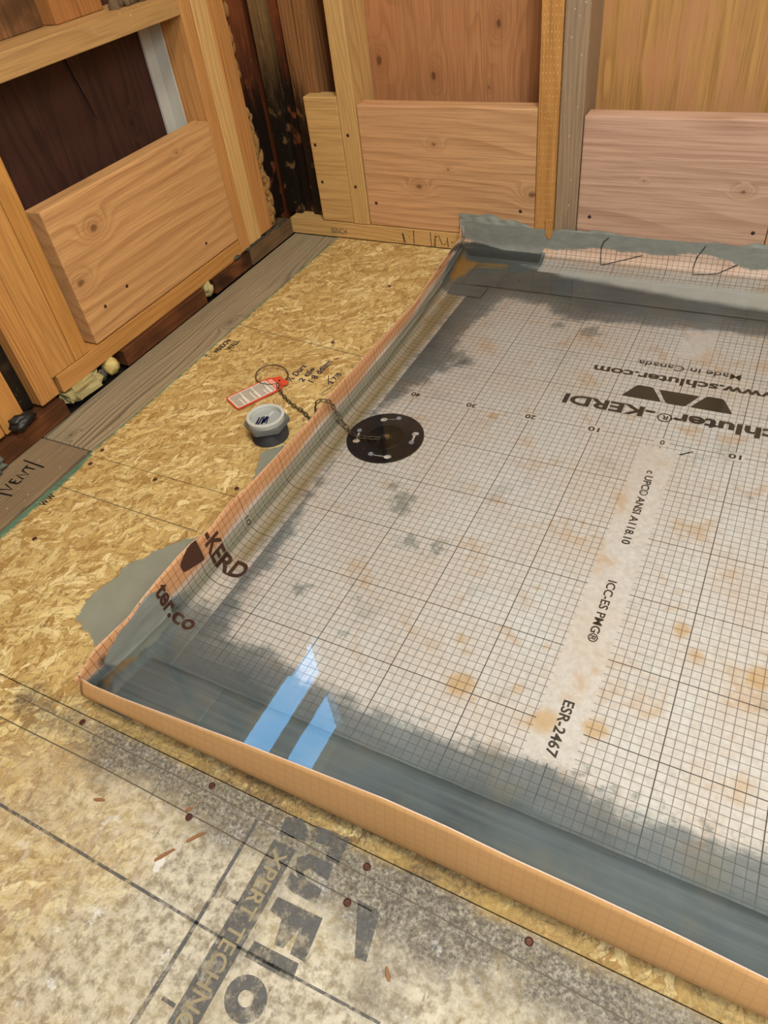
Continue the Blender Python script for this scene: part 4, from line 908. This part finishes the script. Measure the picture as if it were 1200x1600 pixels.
link('drain_bowl', bm_mesh(bm, 'b', True), BLACK, dr)
BOLT = plain('bolt_head', sr(168, 168, 182), .4, .2)
bmx = bmesh.new(); bmesh.ops.create_cone(bmx, cap_ends=True, segments=6, radius1=.0046, radius2=.0042, depth=.0022); bme = bm_mesh(bmx, 'bolt'); bme.materials.append(BOLT)
for k, (a, b) in enumerate(SL):
    o = bpy.data.objects.new('bolt', bme); COL.objects.link(o); o.parent = dr; o.location = (b[0] / 100 - DRAIN[0], b[1] / 100 - DRAIN[1], .0022); o.rotation_euler[2] = k
for k in range(8):
    a = k * PI / 4 + .3
    bm = bmesh.new(); lathe_bm(bm, [(0, .0023), (.0010, .0023), (.0014, .0026), (.0019, .0021)], 10, (.041 * math.cos(a), .041 * math.sin(a), 0))
    link('rim_hole', bm_mesh(bm, 'h'), plain('black_hole', sr(8, 8, 9), .6) if k == 0 else O['rim_hole'].data.materials[0], dr)
# ================================================================== TEST PLUG with chain, ring and tag
pg = empty('test_plug', (-.392, -.125, .001)); tag(pg, 'test plug in the drain, its chain running over the pan edge to a red tag', 'plug')
PL = Vector(pg.location); inv = Matrix.Translation(-PL)
def pp(o, par=pg): o.parent = par; o.matrix_parent_inverse = inv if par is pg else par.matrix_basis.inverted(); return o
RUB = plain('black_rubber', sr(30, 28, 27), .6); BRASS = plain('old_brass', sr(190, 150, 96), .3, .6); STEEL = plain('dull_steel', sr(118, 108, 84), .4, .75, var=.3, scale=200); RUST = plain('rusty_nut', sr(74, 44, 32), .6, .3)
bm = bmesh.new(); lathe_bm(bm, [(0, -.028), (.0205, -.028), (.0212, -.022), (.0205, -.010), (.017, -.007), (.011, -.0065), (0, -.0065)], 40, (PL.x, PL.y, PL.z)); pp(link('plug_body', bm_mesh(bm, 'p', True), RUB))
bm = bmesh.new(); lathe_bm(bm, [(0, -.0068), (.0075, -.0068), (.0075, -.001), (.006, .001), (0, .001)], 6, (PL.x, PL.y, PL.z)); pp(link('nut', bm_mesh(bm, 'p'), RUST))
bm = bmesh.new(); lathe_bm(bm, [(.0040, 0), (.0040, .008), (.0030, .0095), (.0016, .0095), (.0016, .006), (0, .006)], 18, (PL.x, PL.y, PL.z)); pp(link('stem', bm_mesh(bm, 'p', False), BRASS))
bm = bmesh.new(); tube_bm(bm, [(PL.x + .0075 * math.cos(a), PL.y + .0075 * math.sin(a), .0035 + .001 * math.sin(a)) for a in np.linspace(0, 2 * PI, 28, endpoint=False)], .0008, 6, True); pp(link('stem_ring', bm_mesh(bm, 'p', True), STEEL))
# chain
path = [cm(*q) for q in [(-64.6, -5.5, .9), (-63.2, -6.8, .55), (-61.1, -8.3, .45), (-58.4, -9.8, .45), (-56.3, -10.6, .45), (-54.0, -12.0, .5), (-51.6, -13.9, 1.4), (-50.2, -15.0, 4.0), (-49.6, -15.5, 6.2), (-49.0, -15.2, 7.2), (-48.2, -14.6, 7.1), (-47.8, -13.8, 6.2),
        (-47.7, -13.2, 4.6), (-47.3, -12.8, 2.9), (-46.4, -12.9, 1.3), (-44.6, -13.8, .75), (-42.6, -13.8, .70), (-41.0, -13.4, .65), (-40.1, -13.0, .6)]]
Pp = [Vector(q) for q in path]; fine = []
for i in range(len(Pp) - 1):
    p0, p1, p2, p3 = Pp[max(i - 1, 0)], Pp[i], Pp[i + 1], Pp[min(i + 2, len(Pp) - 1)]
    for k in range(12):
        t = k / 12; fine.append(.5 * ((2 * p1) + (p2 - p0) * t + (2 * p0 - 5 * p1 + 4 * p2 - p3) * t * t + (3 * p1 - p0 - 3 * p2 + p3) * t ** 3))
fine.append(Pp[-1]); cum = [0]
for i in range(1, len(fine)): cum.append(cum[-1] + (fine[i] - fine[i - 1]).length)
def atlen(d):
    d = min(max(d, 0), cum[-1]); i = int(np.searchsorted(cum, d)) or 1; f = (d - cum[i - 1]) / (cum[i] - cum[i - 1]); return fine[i - 1].lerp(fine[i], f)
bm = bmesh.new(); h_, r_ = .0034, .0024
ov = [(h_ + r_ * math.cos(a), r_ * math.sin(a), 0) for a in np.linspace(-PI / 2, PI / 2, 7)] + [(-h_ + r_ * math.cos(a), r_ * math.sin(a), 0) for a in np.linspace(PI / 2, 3 * PI / 2, 7)]
tube_bm(bm, ov, .00085, 6, True); lm = bm_mesh(bm, 'chain_link', True); lm.materials.append(STEEL)
pitch = .0088; nl = int(cum[-1] / pitch)
for k in range(nl):
    d = (k + .5) * cum[-1] / nl; c = atlen(d); t = (atlen(d + .003) - atlen(d - .003)).normalized()
    q = t.to_track_quat('X', 'Z'); o = bpy.data.objects.new('chain_link', lm); COL.objects.link(o)
    o.parent = pg; o.location = c - PL; o.rotation_mode = 'QUATERNION'
    from mathutils import Quaternion
    o.rotation_quaternion = q @ Quaternion((1, 0, 0), (k % 2) * PI / 2 * .85 + .35)
# wire ring
bm = bmesh.new(); rc = (-.6745, -.031)
tube_bm(bm, [(rc[0] + .031 * math.cos(a) , rc[1] + .0265 * math.sin(a), .0035 + .006 * max(0, math.sin(a - .6)) + .001) for a in np.linspace(0, 2 * PI, 48, endpoint=False)], .0013, 8, True)
pp(link('wire_ring', bm_mesh(bm, 'r', True), STEEL))
# tag
A_ = Vector(cm(-71.9, -11.6)); Bt = Vector(cm(-67.8, -14.1)); Dt = Vector(cm(-67.0, -2.2)); ud = (Dt - A_).normalized(); vd = Vector((ud.y, -ud.x)); Lt, Wt = .1065, .049
TL = (A_.x, A_.y, .0032); tg = empty('tag_frame_', TL); tgm = None; bpy.data.objects.remove(tg)
def tagpt(a, b, z): q = A_ + ud * a + vd * b; return (q.x, q.y, z)
RED = plain('red_tag_plastic', sr(214, 78, 50), .4, var=.08); LABEL = plain('tag_paper', sr(232, 222, 204), .6, var=.05)
def rrect(x0, x1, y0, y1, r, n=5):
    out = []
    for cx, cy, a0 in ((x1 - r, y1 - r, 0), (x0 + r, y1 - r, PI / 2), (x0 + r, y0 + r, PI), (x1 - r, y0 + r, 3 * PI / 2)):
        out += [(cx + r * math.cos(a0 + k / n * PI / 2), cy + r * math.sin(a0 + k / n * PI / 2)) for k in range(n + 1)]
    return out
def prism(pts, z0, z1, name, mat, hole=None):
    bm = bmesh.new(); b = [bm.verts.new(tagpt(x, y, z0)) for x, y in pts]; t = [bm.verts.new(tagpt(x, y, z1)) for x, y in pts]; n = len(pts)
    bm.faces.new(b); bm.faces.new(t[::-1])
    for i in range(n): bm.faces.new((b[i], b[(i + 1) % n], t[(i + 1) % n], t[i]))
    return link(name, bm_mesh(bm, name), mat)
tago = pp(prism(rrect(0, .092, 0, Wt, .006) , .0030, .0046, 'tag', RED)); tago['label'] = 'red plastic warning tag with a white printed label'
bm = bmesh.new()
body = prism([(.0915, .004), (.1065, .012), (.1065, .037), (.0915, .045)], .0030, .0046, 'tag_end', RED); body.parent = tago
b2 = prism(rrect(.094, .1075, .0305, .0445, .004), .0046, .0066, 'tag_end', RED); b2.parent = tago
lb = prism(rrect(.003, .080, .0035, Wt - .0035, .003), .0046, .0048, 'tag_label', LABEL); lb.parent = tago
hb = prism(rrect(.082, .0905, .0075, Wt - .0075, .001), .0046, .0047, 'tag_heading', plain('pale_heading', sr(238, 170, 150), .5)); hb.parent = tago
bm = bmesh.new(); rnd = random.Random(2); a = .0055; k = 0
while a < .078:
    bl = .0385 if k % 9 not in (5, 8) else .0385 * rnd.uniform(.3, .6)
    wds = .0055
    while wds < .0055 + bl:
        e_ = min(wds + rnd.uniform(.0025, .006), .0055 + bl)
        bm.faces.new([bm.verts.new(tagpt(*q)) for q in ((a, wds, .00492), (a + .0011, wds, .00492), (a + .0011, e_, .00492), (a, e_, .00492))]); wds = e_ + .0005
    a += .0023 if k % 9 != 8 else .0045; k += 1
tx = link('label_text', bm_mesh(bm, 't'), INK); tx.parent = tago
bm = bmesh.new(); q = tagpt(.0985, .0235, 0); lathe_bm(bm, [(0, .0047), (.0016, .0047), (.0019, .0050), (.0024, .0047)], 14, (q[0], q[1], 0)); ey = link('eyelet', bm_mesh(bm, 'e'), plain('dark_hole', sr(60, 34, 26), .6)); ey.parent = tago

# ================================================================== BUSHING
bu = empty('threaded_bushing', (-.5805, -.1785, .0)); tag(bu, 'grey plastic threaded bushing standing upside on the strand board beside the pan', 'pipe fitting')
PVC = plain('dark_grey_pvc', sr(104, 106, 102), .45, var=.08); PVC2 = plain('thread_grey', sr(66, 64, 62), .45, var=.1); PVW = plain('pale_pvc', sr(192, 192, 182), .4, var=.04)
prof = [(.0, .0005), (.0272, .0005), (.0285, .0015)]
for k in range(12): z = .0022 + k * .0019; prof += [(.0303, z), (.0284, z + .00095)]
prof += [(.0288, .0255), (.0, .0255)]
bm = bmesh.new(); lathe_bm(bm, prof, 48); link('thread', bm_mesh(bm, 't'), PVC2, bu)
bm = bmesh.new(); r0 = math.radians(32)
hx = [(.0375 * math.cos(r0 + k * PI / 3), .0375 * math.sin(r0 + k * PI / 3)) for k in range(6)]
bo = [bm.verts.new((x, y, .0256)) for x, y in hx]; tp = [bm.verts.new((x, y, .0352)) for x, y in hx]; bm.faces.new(bo); bm.faces.new(tp[::-1])
for i in range(6): bm.faces.new((bo[i], bo[(i + 1) % 6], tp[(i + 1) % 6], tp[i]))
bmesh.ops.bevel(bm, geom=bm.edges[:], offset=.0012, segments=2, affect='EDGES'); link('hex_collar', bm_mesh(bm, 'h'), PVC, bu)
bm = bmesh.new(); lathe_bm(bm, [(.0305, .0353), (.0312, .0425), (.0306, .0437), (.0264, .0438), (.0256, .0430), (.0252, .0360), (.0252, .0353)], 72, close=True); link('insert_ring', bm_mesh(bm, 'i'), PVW, bu)
bm = bmesh.new(); lathe_bm(bm, [(.0252, .0353), (.0252, .0357), (0, .0358)], 48); link('insert_disc', bm_mesh(bm, 'd'), plain('grey_pvc_disc', sr(158, 162, 156), .4, var=.05), bu)
bm = bmesh.new(); box_bm(bm, (-.002, -.021, .0358), (.002, .021, .0362)); box_bm(bm, (-.0085, .006, .0357), (.0005, .0075, .0368), .0003)
link('bottom_rib', bm_mesh(bm, 'rib'), PVW, bu)
rnd = random.Random(5); pol = []
for k in range(11):
    t = k / 10; cx = -.014 + t * .016; cy = -.010 + t * .004; pol.append([(cx + rnd.uniform(-.002, .001), cy - .010 + rnd.uniform(-.001, .003)), (cx + rnd.uniform(0, .003), cy + .008 + rnd.uniform(-.003, .003))])
rr_ = math.radians(20)
st_ = strokes('marker_scribble', pol, .0022, lambda a, b: ((a * math.cos(rr_) - b * math.sin(rr_) - .001, a * math.sin(rr_) + b * math.cos(rr_) + .003, .0363), (0, 0, 1)), plain('violet_marker', sr(30, 26, 84), .5), bu)

# ceiling lamp housing and small debris
bm = bmesh.new(); box_bm(bm, (-.20, -.92, 2.305), (.40, -.32, 2.398), .01); tag(link('ceiling_light', bm_mesh(bm, 'c'), WHT), 'white square ceiling light above and behind the viewer', 'lamp')
CH = wood('chip_wood', sr(150, 104, 66), sr(96, 62, 36), 'X', 'Y', freq=300)
for k, (x, y, rz, L) in enumerate([(-31.0, -78.3, .95, 2.2), (-29.2, -75.6, .9, 2.0), (-41.2, -76.8, .3, 1.3), (-31.6, -73.6, .8, .9), (-6.5, -78.0, 2.2, 1.2), (-50, 3.0, .8, .0), (-59, 6, 1, .9)]):
    if not L: continue
    bm = bmesh.new(); vs = [(-L / 2, -.12), (-L / 6, -.2), (L / 2, -.08), (L / 2.3, .14), (0, .22), (-L / 2.2, .1)]
    b = [bm.verts.new((u / 100, v / 100, 0)) for u, v in vs]; t = [bm.verts.new((u / 100, v * .8 / 100, .0011)) for u, v in vs]; n = 6
    bm.faces.new(b[::-1]); bm.faces.new(t)
    for i in range(n): bm.faces.new((b[i], b[(i + 1) % n], t[(i + 1) % n], t[i]))
    o = link('wood_splinter', bm_mesh(bm, 's'), CH, floor, cm(x, y, .03)); o.rotation_euler[2] = rz
